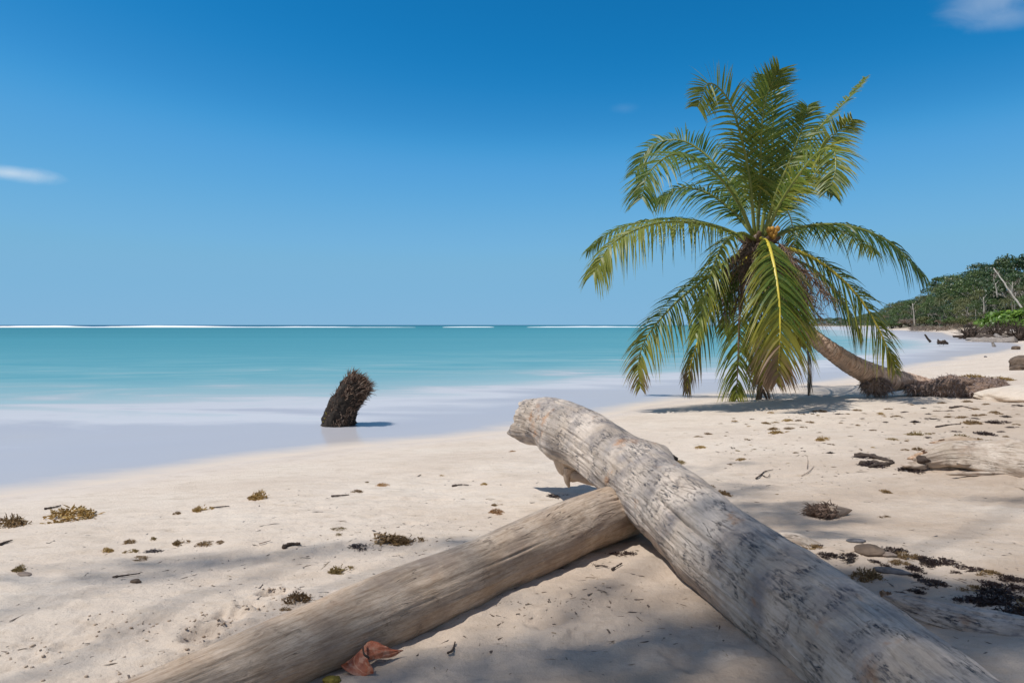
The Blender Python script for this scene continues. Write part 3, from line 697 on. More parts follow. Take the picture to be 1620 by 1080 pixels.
# lower left and front
frond([(1198, 382, C-.1), (1172, 369, C-.5), (1146, 385, C-.9), (1126, 430, C-1.2), (1112, 485, C-1.4), (1102, 530, C-1.5)], U=(-.75, -.5, .7), L=.55, droop=.6, seed=17, base_k=.20, n=84, spread=.7)
frond([(1192, 390, C), (1166, 403, C-.2), (1122, 436, C-.5), (1068, 480, C-.8), (1024, 532, C-1.0), (1010, 575, C-1.1), (1013, 612, C-1.1)], U=(-.6, -.7, .6), L=.72, droop=.65, seed=18, n=96, brown=.5, base_k=.12)
frond([(1192, 392, C), (1174, 418, C-.3), (1150, 452, C-.6), (1124, 494, C-.8), (1104, 540, C-.9), (1092, 580, C-.95), (1087, 618, C-.95)], U=(-.8, -.6, .3), L=.5, droop=.9, seed=19, pet='petiole_yellow', brown=.7, base_k=.12, gaps=.25, spread=.6)
frond([(1193, 395, C+.2), (1180, 430, C+.3), (1171, 488, C+.3), (1168, 560, C+.3), (1165, 628, C+.3)], U=(-.4, -1, 0), L=.62, droop=.8, seed=20, pet='petiole_brown', brown=.4, base_k=-.1, gaps=.35, spread=.7, start=.3)
frond([(1197, 398, C+.3), (1194, 450, C+.5), (1197, 520, C+.6), (1202, 575, C+.6), (1206, 620, C+.6)], U=(.3, -1, 0), L=.55, droop=.8, seed=21, leafm='dry_palm_leaflet', pet='petiole_brown', gaps=.25, spread=.6, start=.35)
frond([(1200, 376, C-.1), (1213, 382, C-.7), (1222, 408, C-1.2), (1230, 452, C-1.6), (1234, 500, C-1.8), (1233, 550, C-1.9), (1229, 602, C-1.95)], U=(.1, -1, .35), L=.90, droop=.55, seed=22, n=110, pet='petiole_yellow', brown=.62, base_k=.20, fwd=.8, wid=.024, side_k=.14)
frond([(1200, 385, C), (1208, 400, C-.5), (1212, 440, C-.9), (1208, 500, C-1.1), (1204, 555, C-1.2), (1205, 606, C-1.2)], U=(0, -1, .2), L=.62, droop=.7, seed=23, brown=.5, base_k=.2, gaps=.1)
frond([(1204, 388, C+.1), (1222, 410, C-.1), (1246, 450, C-.3), (1262, 495, C-.5), (1268, 545, C-.6)], U=(.4, -.9, .3), L=.6, droop=.75, seed=24, brown=.45, base_k=.15)
frond([(1196, 388, C+.1), (1178, 405, C+.3), (1162, 440, C+.6), (1150, 485, C+.9), (1146, 525, C+1.0)], U=(-.4, -.5, .6), L=.5, droop=.8, seed=25, base_k=.05, gaps=.2, n=66)
# extra hidden-side fronds so the crown is whole from any side
frond([(1200, 378, C+.4), (1196, 320, C+1.2), (1180, 280, C+2.2), (1172, 285, C+3.2), (1168, 330, C+3.9)], U=(0, .6, 1), L=.75, droop=.5, seed=26, n=80)
frond([(1204, 378, C+.4), (1225, 340, C+1.3), (1240, 330, C+2.3), (1252, 350, C+3.1), (1258, 400, C+3.6)], U=(0, .6, 1), L=.7, droop=.5, seed=27, n=80)
# spear leaf
g = G(); a, b_ = P(1224, 372, C-.2), P(1260, 334, C-.3); leaflet(g, a, norm(b_-a), np.array([.6, 0, .7]), np.linalg.norm(b_-a), .05, 0, 0, .1)
child_w('spear_leaf', g.mesh('spear_leaf', [M['palm_leaflet']]), palm)
# heart: leaf bases, dry flower stalks, nuts
rs = np.random.default_rng(55)
for i in range(11):
    a = rs.random()*TAU; p0 = P(1200, 398, C); d = norm([math.cos(a), math.sin(a)*.9, .75+.5*rs.random()])
    path = np.array([p0+d*q*.55+np.array([0, 0, -.1])*q for q in np.linspace(0, 1, 8)])
    V, F, uv = tube(path, np.linspace(.10, .035, 8), 8, None, (.2, .3, 1)); child_w('leaf_base', mesh_of('leaf_base', V, F, M['petiole_brown'], uv=uv), palm)
for i in range(24):
    a = rs.random()*TAU if i < 12 else (-.9+.8*rs.random() if i < 17 else -2.9+1.1*rs.random()); q0 = P(1203+rs.normal()*6, 386+rs.random()*30, C-(.3 if i > 11 else 0))
    out = np.array([math.cos(a), math.sin(a)*.9, 0]); L = .75+.5*rs.random(); zz = -.1+.5*rs.random()
    path = np.array([q0+out*L*q+np.array([0, 0, zz*q-1.0*q*q]) for q in np.linspace(0, 1, 12)])
    g = G(); V, F, uv = tube(path, np.linspace(.022, .008, 12), 5); g.add(V, F, uv)
    def fn(r_):
        j = r_.integers(4, 12); return path[j], out*.4+r_.normal(size=3)*.55+np.array([0, 0, -.45]), .22+.22*r_.random(), .008, (0, 0, -.6)
    fibres(g, 75, fn, seed=i+70)
    child_w('flower_stalk', g.mesh('flower_stalk', [M['palm_fibre']], False), palm)
for (px, py) in ((1222, 363), (1226, 368), (1219, 370), (1230, 362), (1224, 374), (1216, 364), (1206, 402), (1199, 406), (1193, 401), (1212, 408), (1186, 410), (1219, 402)):
    v, f = rock(2, (.05, .05, .065), int(px), .08); child_w('nut', mesh_of('nut', v+P(px, py, C-.35), f, M['nut']), palm)
def netfn(r_):
    a = r_.random()*TAU; p = P(1198, 375+r_.random()*45, C); return p+np.array([math.cos(a), math.sin(a), 0])*.17, np.array([math.cos(a), math.sin(a), -.8])+r_.normal(size=3)*.5, .15+.2*r_.random(), .012, (0, 0, -.5)
g = G(); fibres(g, 500, netfn, seed=99); child_w('crown_fibre', g.mesh('crown_fibre', [M['palm_fibre']], False), palm, kind='stuff')

# ------------------------------------------------------------------ headland forest
def leaf_cloud(g, centres, radii, count, size, rs, flat=.75, mi=0):
    cs = np.array(centres); rd = np.array(radii); pr = rd**2/np.sum(rd**2)
    idx = rs.choice(len(cs), count, p=pr)
    d = rs.normal(size=(count, 3)); d /= np.linalg.norm(d, axis=1)[:, None]; d[:, 2] = np.where(d[:, 2] < -.35, -d[:, 2]*.6, d[:, 2])
    rr = rd[idx]*(1-.45*rs.random(count)**2.2)
    c = cs[idx]+d*rr[:, None]*np.array([1, 1, flat])
    s = size*(.6+.8*rs.random(count))
    nrm = d+rs.normal(size=(count, 3))*.6; nrm[:, 2] += .3; nrm /= np.linalg.norm(nrm, axis=1)[:, None]
    a = np.cross(nrm, rs.normal(size=(count, 3))); a /= np.linalg.norm(a, axis=1)[:, None]; b = np.cross(nrm, a)
    V = np.stack([c-a*s[:, None], c-b*s[:, None]*.55, c+a*s[:, None], c+b*s[:, None]*.55], 1).reshape(-1, 3)
    ks = np.repeat(np.clip(rs.normal(size=count)*.12+(rs.random(len(cs))*.45-.1)[idx], -.2, 1), 4)
    F = [(4*i, 4*i+1, 4*i+2, 4*i+3) for i in range(count)]
    g.add(V, F, None, ks, mi)
def limb(g, a, b, r0, r1, rs, n=6, wob=.05, seg=6, mi=0):
    a, b = np.array(a, float), np.array(b, float); L = np.linalg.norm(b-a)
    path = np.array([a+(b-a)*q+rs.normal(size=3)*wob*L*.3*math.sin(q*np.pi) for q in np.linspace(0, 1, n)])
    V, F, uv = tube(path, np.linspace(r0, r1, n), seg, None, (.3, .2, 1) if abs(norm(b-a)[2]) < .9 else (1, 0, 0)); g.add(V, F, uv, mi=mi)
PROTO = {}
def tree_proto(kind, i, rs):
    """unit tree, height 1"""
    gt, gc = G(), G(); cs = []; rd = []
    if kind == 'broad':
        fork = .30+.15*rs.random(); limb(gt, (0, 0, -.06), (rs.normal()*.03, rs.normal()*.03, fork), .022, .016, rs)
        for j in range(10):
            a = rs.random()*TAU; r = .08+.26*rs.random(); z = .52+.36*(1-(r/.36)**1.6)*(.7+.3*rs.random())
            e = np.array([math.cos(a)*r, math.sin(a)*r, z]); limb(gt, (0, 0, fork*.95), e, .012, .004, rs); cs.append(e); rd.append(.10+.07*rs.random())
        for j in range(9):
            a = rs.random()*TAU; r = .15+.18*rs.random(); cs.append(np.array([math.cos(a)*r, math.sin(a)*r, .25+.3*rs.random()])); rd.append(.08+.06*rs.random())
        leaf_cloud(gc, cs, rd, 3000, .0165, rs, .75)
    elif kind == 'tall':
        fork = .62; limb(gt, (0, 0, -.06), (.02, 0, fork), .017, .012, rs)
        for j in range(9):
            a = rs.random()*TAU; r = .05+.2*rs.random(); e = np.array([math.cos(a)*r, math.sin(a)*r, .74+.2*rs.random()-r*.25]); limb(gt, (.02, 0, fork-.02), e, .008, .003, rs); cs.append(e); rd.append(.055+.06*rs.random())
        leaf_cloud(gc, cs, rd, 1500, .014, rs, .6)
    elif kind == 'bush':
        for j in range(14):
            a = rs.random()*TAU; r = .5*rs.random()**.5; e = np.array([math.cos(a)*r, math.sin(a)*r, .25+.5*rs.random()*(1-r)]); limb(gt, (0, 0, -.02), e, .02, .008, rs, 4, seg=4); cs.append(e); rd.append(.16+.12*rs.random())
        leaf_cloud(gc, cs, rd, 1500, .038, rs, .8)
    elif kind == 'bigleaf':
        for j in range(16):
            a = rs.random()*TAU; r = .5*rs.random()**.5; e = np.array([math.cos(a)*r, math.sin(a)*r, .25+.55*rs.random()*(1-r)]); limb(gt, (0, 0, -.02), e, .02, .008, rs, 4, seg=4); cs.append(e); rd.append(.15+.12*rs.random())
        leaf_cloud(gc, cs, rd, 900, .066, rs, .8)
    elif kind == 'palm':
        limb(gt, (0, 0, -.06), (.05, 0, .82), .016, .011, rs)
        for j in range(22):
            a = rs.random()*TAU; e = rs.random(); o = np.array([math.cos(a), math.sin(a), 0]); L = .26
            pts = [np.array([.05, 0, .82])+o*L*q+np.array([0, 0, L*(1.3-1.6*e)*q-L*(.95)*q*q]) for q in np.linspace(0, 1, 9)]
            for q in range(1, 9):
                t = norm(pts[q]-pts[q-1]); sd = norm(np.cross(t, (0, 0, 1)))
                for s2 in (-1, 1):
                    for m_ in range(2): leaflet(gc, pts[q]-t*.015*m_, norm(sd*s2+t*.6), t, .075*(1.1-.5*q/8), .006, .5, .25*e, .3+.5*e, 2)
    elif kind == 'bare':
        limb(gt, (0, 0, -.06), (.03, 0, .95), .016, .006, rs)
        for j in range(12):
            z = .5+.4*rs.random(); a = rs.random()*TAU; l = .06+.12*rs.random(); p = np.array([.02, 0, z]); e = p+np.array([math.cos(a)*l, math.sin(a)*l, l*.8]); limb(gt, p, e, .005, .002, rs, 4, seg=4); cs.append(e); rd.append(.05)
        leaf_cloud(gc, cs, rd, 300, .012, rs, .6)
    return gt, gc
VAR = {'broad': ['forest_leaf', 'forest_leaf_olive', 'forest_leaf_dark', 'forest_leaf', 'forest_leaf_dark'], 'tall': ['forest_leaf', 'forest_leaf_olive'], 'bush': ['forest_leaf', 'forest_leaf_olive', 'dry_twig'],
       'bigleaf': ['bright_leaf'], 'palm': ['forest_leaf_olive', 'dry_palm_leaflet'], 'bare': ['dry_twig']}
rs = np.random.default_rng(12)
for kd, ml in VAR.items():
    for i, mn in enumerate(ml):
        gt, gc = tree_proto(kd, i, rs)
        PROTO[kd, i] = (gt.mesh('trunk', [M['bark_pale' if kd in ('tall', 'bare', 'broad') else 'bark_dark']]), gc.mesh('crown', [M[mn]], False))
NM = {'broad': 'broadleaf_tree', 'tall': 'tall_tree', 'bush': 'shrub', 'bigleaf': 'shrub', 'palm': 'palm_tree', 'bare': 'bare_tree'}
def tree(kd, i, x, y, h, label, cat, group=None, z=None, wide=1.0, rz=None):
    z = gz(x, y) if z is None else z
    t = empty(NM[kd], (x, y, z), label=label, cat=cat, group=group); t.rotation_euler = (0, 0, rs.random()*TAU if rz is None else rz); t.scale = (h*wide, h*wide, h)
    a, b = PROTO[kd, i]; put('trunk' if kd not in ('bush', 'bigleaf') else 'stems', a, t); put('crown', b, t); return t
SIL = np.array([(1396, 494), (1410, 484), (1425, 474), (1440, 474), (1452, 474), (1466, 462), (1480, 446), (1500, 434), (1520, 431), (1535, 425), (1550, 416), (1570, 414), (1585, 407), (1600, 403), (1640, 400), (1720, 390), (1900, 380)], float)
FRONT = np.array([(1396, 262), (1420, 240), (1450, 222), (1480, 200), (1510, 178), (1540, 150), (1570, 128), (1600, 112), (1640, 104), (1700, 98), (1900, 80)], float)
LB = {'broad': ('broadleaf tree in the green forest on the headland at right', 'tree', 'broadleaf trees of the headland forest'),
      'tall': ('tall pale-stemmed tree in the headland forest at right', 'tree', 'tall pale-stemmed trees of the headland forest'),
      'bush': ('bushy shrub at the foot of the headland forest', 'shrub', 'shrubs along the foot of the headland forest'),
      'palm': ('small palm among the trees of the headland forest', 'palm tree', 'small palms in the headland forest'),
      'bare': ('thin bare tree with few leaves in the headland forest', 'tree', 'bare trees in the headland forest'),
      'bigleaf': ('bright green large-leaved shrub at the foot of the forest by the right edge', 'shrub', 'bright green shrubs by the right edge')}
TONE = {('broad', 0): 'mid green', ('broad', 1): 'olive green', ('broad', 2): 'dark green', ('broad', 3): 'rounded mid green', ('broad', 4): 'spreading dark green', ('tall', 0): 'tall pale-stemmed', ('tall', 1): 'tall pale-stemmed olive',
        ('palm', 0): 'small olive palm', ('palm', 1): 'small dry brown palm', ('bare', 0): 'thin bare'}
def where(px):
    return ('at the low left end of the forest' if px < 1440 else 'left of the middle of the forest' if px < 1480 else 'in the middle of the forest' if px < 1525 else 'where the forest rises towards the right' if px < 1575 else 'by the leaning bare trunk' if px < 1622 else 'in the forest beyond the right edge')
def forest_at(px, dep, toppy, kd, i, row=0, **kw):
    x = (px-810)/1080*dep; z = gz(x, dep); top = CAM_Z+(514-toppy)/1080*dep; h = max(2.0, top-z)*1.17
    lab = TONE[kd, int(i)]+('' if kd == 'palm' else ' tree')+(', in the front rows, ', ', in the middle rows, ', ', on the skyline, ')[row//2]+where(px)
    return tree(kd, i, x, dep, h, lab, LB[kd][1], LB[kd][2], z=z, **kw)
for row in range(6):
    px = 1398+row*5
    while px < 1800:
        dep = np.interp(px, FRONT[:, 0], FRONT[:, 1])*(1.03+.075*row)+rs.normal()*2+5*row
        sil = np.interp(px, SIL[:, 0], SIL[:, 1]); fr = (.40, .56, .70, .82, .92, 1.0)[row]
        top = 514-(514-sil)*fr*(.93+.12*rs.random())
        kd = rs.choice(['broad', 'tall', 'palm', 'bare'], p=[.62, .18, .08, .12]) if row < 4 else rs.choice(['broad', 'tall'], p=[.88, .12])
        i = rs.integers(len(VAR[kd])); wide = {'broad': .95, 'tall': .9, 'palm': .9, 'bare': 1}[kd]*(.85+.3*rs.random())
        forest_at(px, dep, top, kd, i, row, wide=wide*(1.35 if px < 1450 else 1.0))
        hpx = (514-top); px += max(9, hpx*.42)*(.8+.4*rs.random())*(1 if px < 1640 else 1.7)
px = 1398
while px < 1760:
    dep = np.interp(px, FRONT[:, 0], FRONT[:, 1])*1.0+rs.normal()*1.0+1
    x = (px-810)/1080*dep; h = (2.0+1.6*rs.random())*(1 if px > 1480 else 1.3); i = rs.choice(3, p=[.45, .3, .25])
    tree('bush', int(i), x, dep, h, ('green', 'olive', 'twiggy brown')[int(i)]+' shrub at the foot, '+where(px), *LB['bush'][1:], wide=1.5); px += h/dep*1080*.75
for (px, dep, h, w_) in ((1566, 100, 2.5, 1.2), (1580, 97, 3.9, 1.2), (1597, 95, 3.1, 1.2), (1612, 92, 4.0, 1.2), (1628, 92, 3.3, 1.3), (1650, 90, 3.4, 1.3), (1590, 92, 2.5, 1.3), (1607, 90, 2.6, 1.3)):
    x = (px-810)/1080*dep; tree('bigleaf', 0, x, dep, h, *LB['bigleaf'], wide=w_, z=max(.6, gz(x, dep)))
# leaning bare trunk
g = G(); a, b_ = P(1572, 424, 96), P(1620, 492, 92); limb(g, b_, a, .14, .07, rs, 14, .02, 8)
put('dead_tree', g.mesh('dead_tree', [M['bark_pale']]), label='pale bare trunk leaning left across the forest at the right edge', cat='tree')
for (x0, y0, x1, y1, d) in ((1447, 515, 1444, 480, 205), (1578, 470, 1575, 448, 112), (1557, 495, 1556, 470, 125)):
    g = G(); limb(g, P(x0, y0, d), P(x1, y1, d), .0011*d, .0006*d, rs, 8, .03, 7); [limb(g, P(x1+(x0-x1)*t_, y1+(y0-y1)*t_, d), P(x1+(x0-x1)*t_+sx_, y1+(y0-y1)*t_-7, d), .0005*d, .0002*d, rs, 5, .1, 5) for t_, sx_ in ((.1, 5), (.3, -6), (.5, 4))]; put('dead_tree', g.mesh('dead_tree', [M['bark_pale']]), label={1447: 'pale upright dead trunk at the low left end of the forest', 1578: 'pale upright trunk behind the leaning bare one', 1557: 'short pale trunk above the shrubs left of the bright green bushes'}[x0], cat='tree')
# far headland: individual low tree clumps
for px in np.arange(1285, 1402, 5.5):
    dep = 900-(px-1285)*3.2; x = (px-810)/1080*dep; top = 514-np.interp(px, [1280, 1290, 1310, 1335, 1360, 1380, 1400], [5, 12, 14, 13, 12, 14, 20])*(.85+.25*rs.random())
    h = CAM_Z+(514-top)/1080*dep
    tree('broad', int(rs.integers(5)), x, dep, h, 'distant tree on the low far headland seen past the palm trunk', 'tree', 'distant trees on the far headland', z=0, wide=1.4)
v, f = rock(4, (90, 60, 4.5), 3, .2); put('far_headland', mesh_of('far_headland', v+np.array([455, 940, -.5]), f, M['bark_dark']), kind='structure', label='low far headland behind the palm')

# ------------------------------------------------------------------ driftwood tangle at the foot of the forest, things in the far water
def far_log(x0, y0, x1, y1, d0, d1, r, lab, mat='driftwood_far', name='driftwood_log', cat='driftwood log', grp=None):
    g = G(); a, b = P(x0, y0, d0), P(x1, y1, d1); Q = np.array([a+(b-a)*q+np.array([0, 0, .15*r*math.sin(q*7+x0)]) for q in np.linspace(0, 1, 24)])
    V, F, uv = tube(Q, r*np.linspace(1, .6, 24), 14, lambda U, A, t: r*.25*fbm(U*1.5, np.cos(A)*2, np.sin(A)*2, seed=int(x0), oct=3)); g.add(V, F, uv)
    put(name, g.mesh(name, [M[mat]]), label=lab, cat=cat, group=grp)
far_log(1606, 539, 1524, 543, 62, 66, .42, 'long low grey log at the water edge, lowest of the driftwood tangle')
far_log(1590, 531, 1526, 531, 76, 80, .42, 'long pale log in the middle of the driftwood tangle by the right edge', 'driftwood_pale')
far_log(1535, 533, 1508, 532, 78, 80, .20, 'thin dark log reaching left into the water from the tangle', 'dark_twig')
far_log(1620, 537, 1592, 528, 66, 70, .50, 'thick log end leaning against the right side of the tangle', 'driftwood_pale')
far_log(1598, 535, 1578, 525, 72, 80, .32, 'pale log slanting down through the tangle', 'driftwood_pale')
far_log(1545, 521, 1522, 523, 105, 108, .40, 'pale log lying on the bank behind the tangle at its left end', 'driftwood_pale')
far_log(1566, 519, 1538, 521, 100, 104, .3, 'thin pale log on the bank above the tangle')
far_log(1618, 524, 1590, 527, 80, 84, .45, 'dark log across the back of the tangle at the right edge', 'dark_twig')
far_log(1570, 528, 1550, 527, 84, 88, .5, 'short dark log in the back of the tangle', 'dark_twig')
for i, (x0, y0, x1, y1, d, r, m_) in enumerate(((1560, 538, 1530, 537, 68, .3, 'driftwood_far'), (1605, 531, 1572, 529, 74, .32, 'driftwood_pale'), (1548, 529, 1537, 522, 82, .25, 'dark_twig'), (1590, 537, 1575, 530, 68, .26, 'driftwood_far'),
        (1583, 523, 1556, 525, 86, .3, 'driftwood_far'), (1620, 531, 1600, 522, 70, .28, 'driftwood_far'), (1570, 534, 1545, 533, 72, .34, 'dark_twig'), (1600, 541, 1582, 537, 63, .3, 'dark_twig'), (1552, 541, 1536, 540, 66, .2, 'driftwood_pale'))):
    far_log(x0, y0, x1, y1, d, d+3, r, ('short grey', 'pale slanting', 'dark upright', 'grey leaning', 'thin grey', 'steep grey', 'dark low', 'dark stubby', 'small pale')[i]+' log '+('at the left of', 'across the middle of', 'rising from', 'in the front of', 'along the back of', 'at the right edge of', 'half sunk in', 'at the front right of', 'at the waterline left of')[i]+' the driftwood tangle', m_)
for (px, py, d, s, lab) in ((1535, 531, 78, (1.0, .8, .9), 'dark upturned root at the left end of the driftwood tangle'), (1576, 530, 76, (1.4, 1, .8), 'dark root mass in the middle of the driftwood tangle'),
                            (1611, 535, 66, (.9, .7, 1.0), 'dark root plate at the right end of the driftwood tangle'), (1598, 528, 80, (1.6, 1, 1.0), 'brown brushwood heap behind the driftwood tangle')):
    v, f = rock(3, s, px, .5, 2.2); g = G(); v = v*.62; g.add(v+P(px, py, d), f)
    def fn(r_):
        i = r_.integers(len(v)); return v[i]+P(px, py, d), norm(v[i])+r_.normal(size=3)*.6, .6+.9*r_.random(), .05, (0, 0, .1)
    fibres(g, 160, fn, seed=px); put('root_plate', g.mesh('root_plate', [M['dark_twig']]), label=lab, cat='tree root')
def brush(px0, px1, py, d, n, lab, seed):
    g = G()
    def fn(r_):
        p = P(px0+(px1-px0)*r_.random(), py, d*(1+.08*r_.random())); p[2] = max(.2, gz(p[0], p[1]))+r_.random()*.9; return p, r_.normal(size=3)*[1, 1, .7]+[0, 0, .5], .5+.9*r_.random(), .035, (0, 0, -.1)
    fibres(g, n, fn, seed=seed, k=None); put('brushwood', g.mesh('brushwood', [M['dry_twig']], False), label=lab, cat='brushwood', kind='stuff')
brush(1545, 1660, 520, 88, 1500, 'tangle of brown dead brushwood on the bank below the bright green shrubs', 3)
brush(1440, 1545, 523, 160, 1400, 'brown dead brushwood along the bank under the forest', 4)
far_log(1472, 541, 1463, 529, 60, 60, .11, 'dark snag sticking up out of the water, left of the arched one', 'dark_twig', 'snag', 'snag')
g = G()
for (px, py, s_, sd) in ((1487, 542, (.22, .15, .13), 3), (1493, 541, (.20, .15, .16), 5), (1498, 543, (.12, .1, .08), 8), (1484, 540, (.06, .06, .2), 9)):
    v, f = rock(3, s_, sd, .45, 2); v = v+P(px, py, 52); g.add(v, f)
def fn(r_):
    i = r_.integers(len(v)); return P(1485+r_.random()*12, 541+r_.random()*2, 52), r_.normal(size=3)+[0, 0, .6], .12+.15*r_.random(), .02, (0, 0, -.3)
fibres(g, 60, fn, seed=6); put('snag', g.mesh('snag', [M['dark_twig']]), label='small dark lumpy snag in the shallow water before the headland', cat='snag')
far_log(1573, 549, 1570, 541, 50, 50, .12, 'short brown stake in the shallows below the driftwood tangle', 'driftwood_far', 'stake', 'stake')
# rocks on the beach at the right edge
def stone(px, py, wpx, hfac, dfac, mat, lab, seed, amp=.22, name='rock', cat='rock', sub=4, rz=0, sink=.25):
    p = on_ground(px, py); d = p[1]; w = wpx*d/1080/2; v, f = rock(sub, (w, w*dfac, w*hfac), seed, amp, 1.4)
    return put(name, mesh_of(name, v, f, M[mat], atts={'s': np.full(len(v), 3.), 'veg': np.zeros(len(v))}), loc=(p[0], p[1], p[2]+w*hfac*sink), rot=(0, 0, rz), label=lab, cat=cat)
stone(1622, 581, 50, .6, .9, 'rock_brown', 'rounded brown boulder on the sand at the right edge', 3)
stone(1612, 585, 26, .5, .9, 'rock_brown', 'small brown rock in front of the rounded boulder', 5)
stone(1607, 553, 14, .7, .8, 'rock_brown', 'small rock at the waterline under the driftwood tangle', 6)
stone(1665, 632, 215, .17, .9, 'sand', 'pale smooth hump of sand-covered stone beyond the palm roots at the right edge', 8, .10, sub=5)
stone(1559, 565, 5, .7, .9, 'rock_grey', 'tiny dark pebble near the waterline at right', 9, sub=2, name='pebble', cat='pebble')
stone(1374, 873, 46, .36, .8, 'rock_brown', 'brown rounded stone half in the dark seaweed beyond the grey log', 11)
stone(1406, 879, 26, .3, .7, 'pale_chip', 'small pale stone touching the brown rounded one', 12)
stone(1411, 905, 54, .22, .32, 'rock_grey', 'long dark stone lying in the seaweed beyond the grey log', 13, .12, rz=-.45)
stone(1354, 857, 30, .22, .5, 'rock_grey', 'flat oval dark stone on the sand above the seaweed line', 14, .12, rz=-.05)
stone(38, 908, 30, .12, .5, 'pale_chip', 'flat pale chip of wood on the sand near the left edge', 15, .1, 'wood_chip', 'wood chip', 3, -.5)
stone(214, 921, 16, .5, .7, 'rock_brown', 'small dark clod on the sand at lower left', 16, .3, 'sand_clod', 'clod', 3)
stone(525, 1078, 28, .5, .8, 'algae', 'greenish stone under the near end of the tan log', 17, .25)
stone(1163, 668, 14, .12, .35, 'dark_twig', 'thin dark chip on the smooth sand below the palm', 18, .1, 'wood_chip', 'wood chip', 2)

# ------------------------------------------------------------------ husk, leaf, twigs
p = on_ground(1303, 816); d = p[1]; g = G()
v, f = rock(4, (.115, .08, .05), 7, .25, 2.0); g.add(v, f, mi=0)
Q = spline(np.array([(.02, -.02, .0, .055), (.08, -.01, .0, .05), (.15, .0, .005, .03), (.21, .01, .012, .004)]), 16); V, F, uv = tube(Q[:, :3], Q[:, 3], 16); g.add(V, F, uv, mi=1)
def fn(r_):
    i = r_.integers(len(v)); return v[i]*.98, np.array([-.7, 0, .3])+r_.normal(size=3)*.5, .04+.05*r_.random(), .004, (0, 0, -.4)
fibres(g, 420, fn, seed=8)
me = mesh_of('coconut_husk', np.concatenate(g.v), g.f, [M['palm_fibre'], M['driftwood_smooth']], True, np.concatenate(g.uv), None, g.m)
put('coconut_husk', me, loc=(p[0], p[1], p[2]+.03), rot=(0, 0, .0), label='torn fibrous coconut husk with a pointed pale end on the sand beyond the grey log', cat='coconut husk')
# curled leaf
def leaf_surface(ctrl, n=40, m=18, curl=.35):
    # ctrl: px,py,depth,halfwidth, side vector
    Q = spline(np.array([[*P(a, b, c), w, *s] for a, b, c, w, s in ctrl]), n); V = []; uv = []
    for i in range(n):
        s = norm(Q[i, 4:7]); t = norm(Q[min(i+1, n-1), :3]-Q[max(i-1, 0), :3]); nn = norm(np.cross(t, s)); w = max(Q[i, 3], .0008)
        for j in range(m):
            a = j/(m-1)*2-1; V.append(Q[i, :3]+s*w*a+nn*w*curl*a*a+nn*.0025*math.sin(i*1.3)*a*a+nn*.0015*math.sin(i*.9+j)); uv.append((i/n, j/(m-1)))
    V = np.array(V); F = grid_faces(n, m)
    V2 = np.concatenate([V, V+np.array([0, 0, -.0009])]); F2 = np.concatenate([F, F[:, ::-1]+len(V)]); return V2, F2, np.array(uv+uv)
lp = on_ground(590, 1052); D0 = lp[1]
V, F, uv = leaf_surface([(638, 1028, D0+.05, .001, (0, .3, 1)), (622, 1032, D0+.03, .014, (-.1, .4, 1)), (606, 1029, D0+.01, .026, (-.1, .6, .9)), (590, 1026, D0+.0, .036, (0, .8, .8)), (574, 1028, D0-.01, .045, (.3, .9, .6)), (562, 1036, D0-.03, .05, (.8, .7, .4)), (561, 1050, D0-.05, .052, (1, .3, .1)), (573, 1062, D0-.07, .045, (1, .1, .15)), (584, 1066, D0-.075, .020, (1, 0, .3))], curl=.30)
g = G(); g.add(V, [tuple(q) for q in F], uv)
leaf = empty('fallen_leaf', lp, label='curled orange-red dead leaf against the foot of the tan log', cat='leaf')
child_w('blade', mesh_of('blade', V, [tuple(q) for q in F], M['almond_leaf'], uv=uv), leaf)
V, F, uv = tube(spline(np.array([P(574, 1022, D0-.05), P(576, 1034, D0-.07), P(584, 1040, D0-.08)]), 8), np.linspace(.003, .0045, 8), 8); child_w('stalk', mesh_of('stalk', V, F, M['dark_twig'], uv=uv), leaf)
def twig(pts, r, lab, mat='dark_twig', lift=.01, branches=()):
    g = G()
    for pp, rr in [(pts, r)]+[(b_, r*.6) for b_ in branches]:
        W = [on_ground(*q[:2])+np.array([0, 0, lift+(q[2] if len(q) > 2 else 0)]) for q in pp]
        Q = spline(np.array(W), 20); V, F, uv = tube(Q, rr*(1-.5*np.linspace(0, 1, 20))*(1+.2*RNG.normal(size=20)), 6); g.add(V, F, uv)
    o = put('twig', g.mesh('twig', [M[mat]]), label=lab, cat='twig')
twig([(1196, 758), (1204, 752), (1210, 747), (1223, 744)], .008, 'forked dark twig on the sand right of the grey log', branches=[[(1205, 752), (1214, 756), (1218, 751)]])
twig([(708, 1038), (716, 1030), (720, 1018)], .005, 'small crooked black twig on the near sand right of the leaf', branches=[])
twig([(70, 806), (84, 804), (96, 801)], .010, 'thin dark twig on the smooth sand above the ochre seaweed')
twig([(0, 863), (10, 859), (20, 856)], .010, 'dark stick at the left edge below the brown seaweed')
twig([(178, 915), (200, 912), (222, 909)], .006, 'long thin twig lying in the shaded band at lower left')
twig([(337, 804), (350, 803), (363, 802)], .007, 'straight twig stuck out of the small ochre seaweed clump')
twig([(410, 862), (420, 860), (428, 857)], .004, 'thin grey twig on the sand left of the red strand', 'pale_chip')
twig([(448, 868), (458, 863), (475, 861)], .016, 'short thick dark red strand of driftwood on the shaded band', 'dark_twig')
twig([(524, 786), (538, 785), (552, 783)], .008, 'slender brown twig on the sand left of centre')
twig([(715, 770), (728, 768), (742, 768)], .009, 'brown stick lying above the tan log')
twig([(942, 898), (952, 897), (962, 899)], .006, 'short dark stick in the triangle of sand between the logs')
twig([(968, 903), (976, 898), (984, 893)], .007, 'bent dark stick near the point where the two logs meet')
twig([(1277, 742), (1278, 730), (1277, 728, .03)], .004, 'tiny upright twig in the sand right of the logs', 'pale_chip')
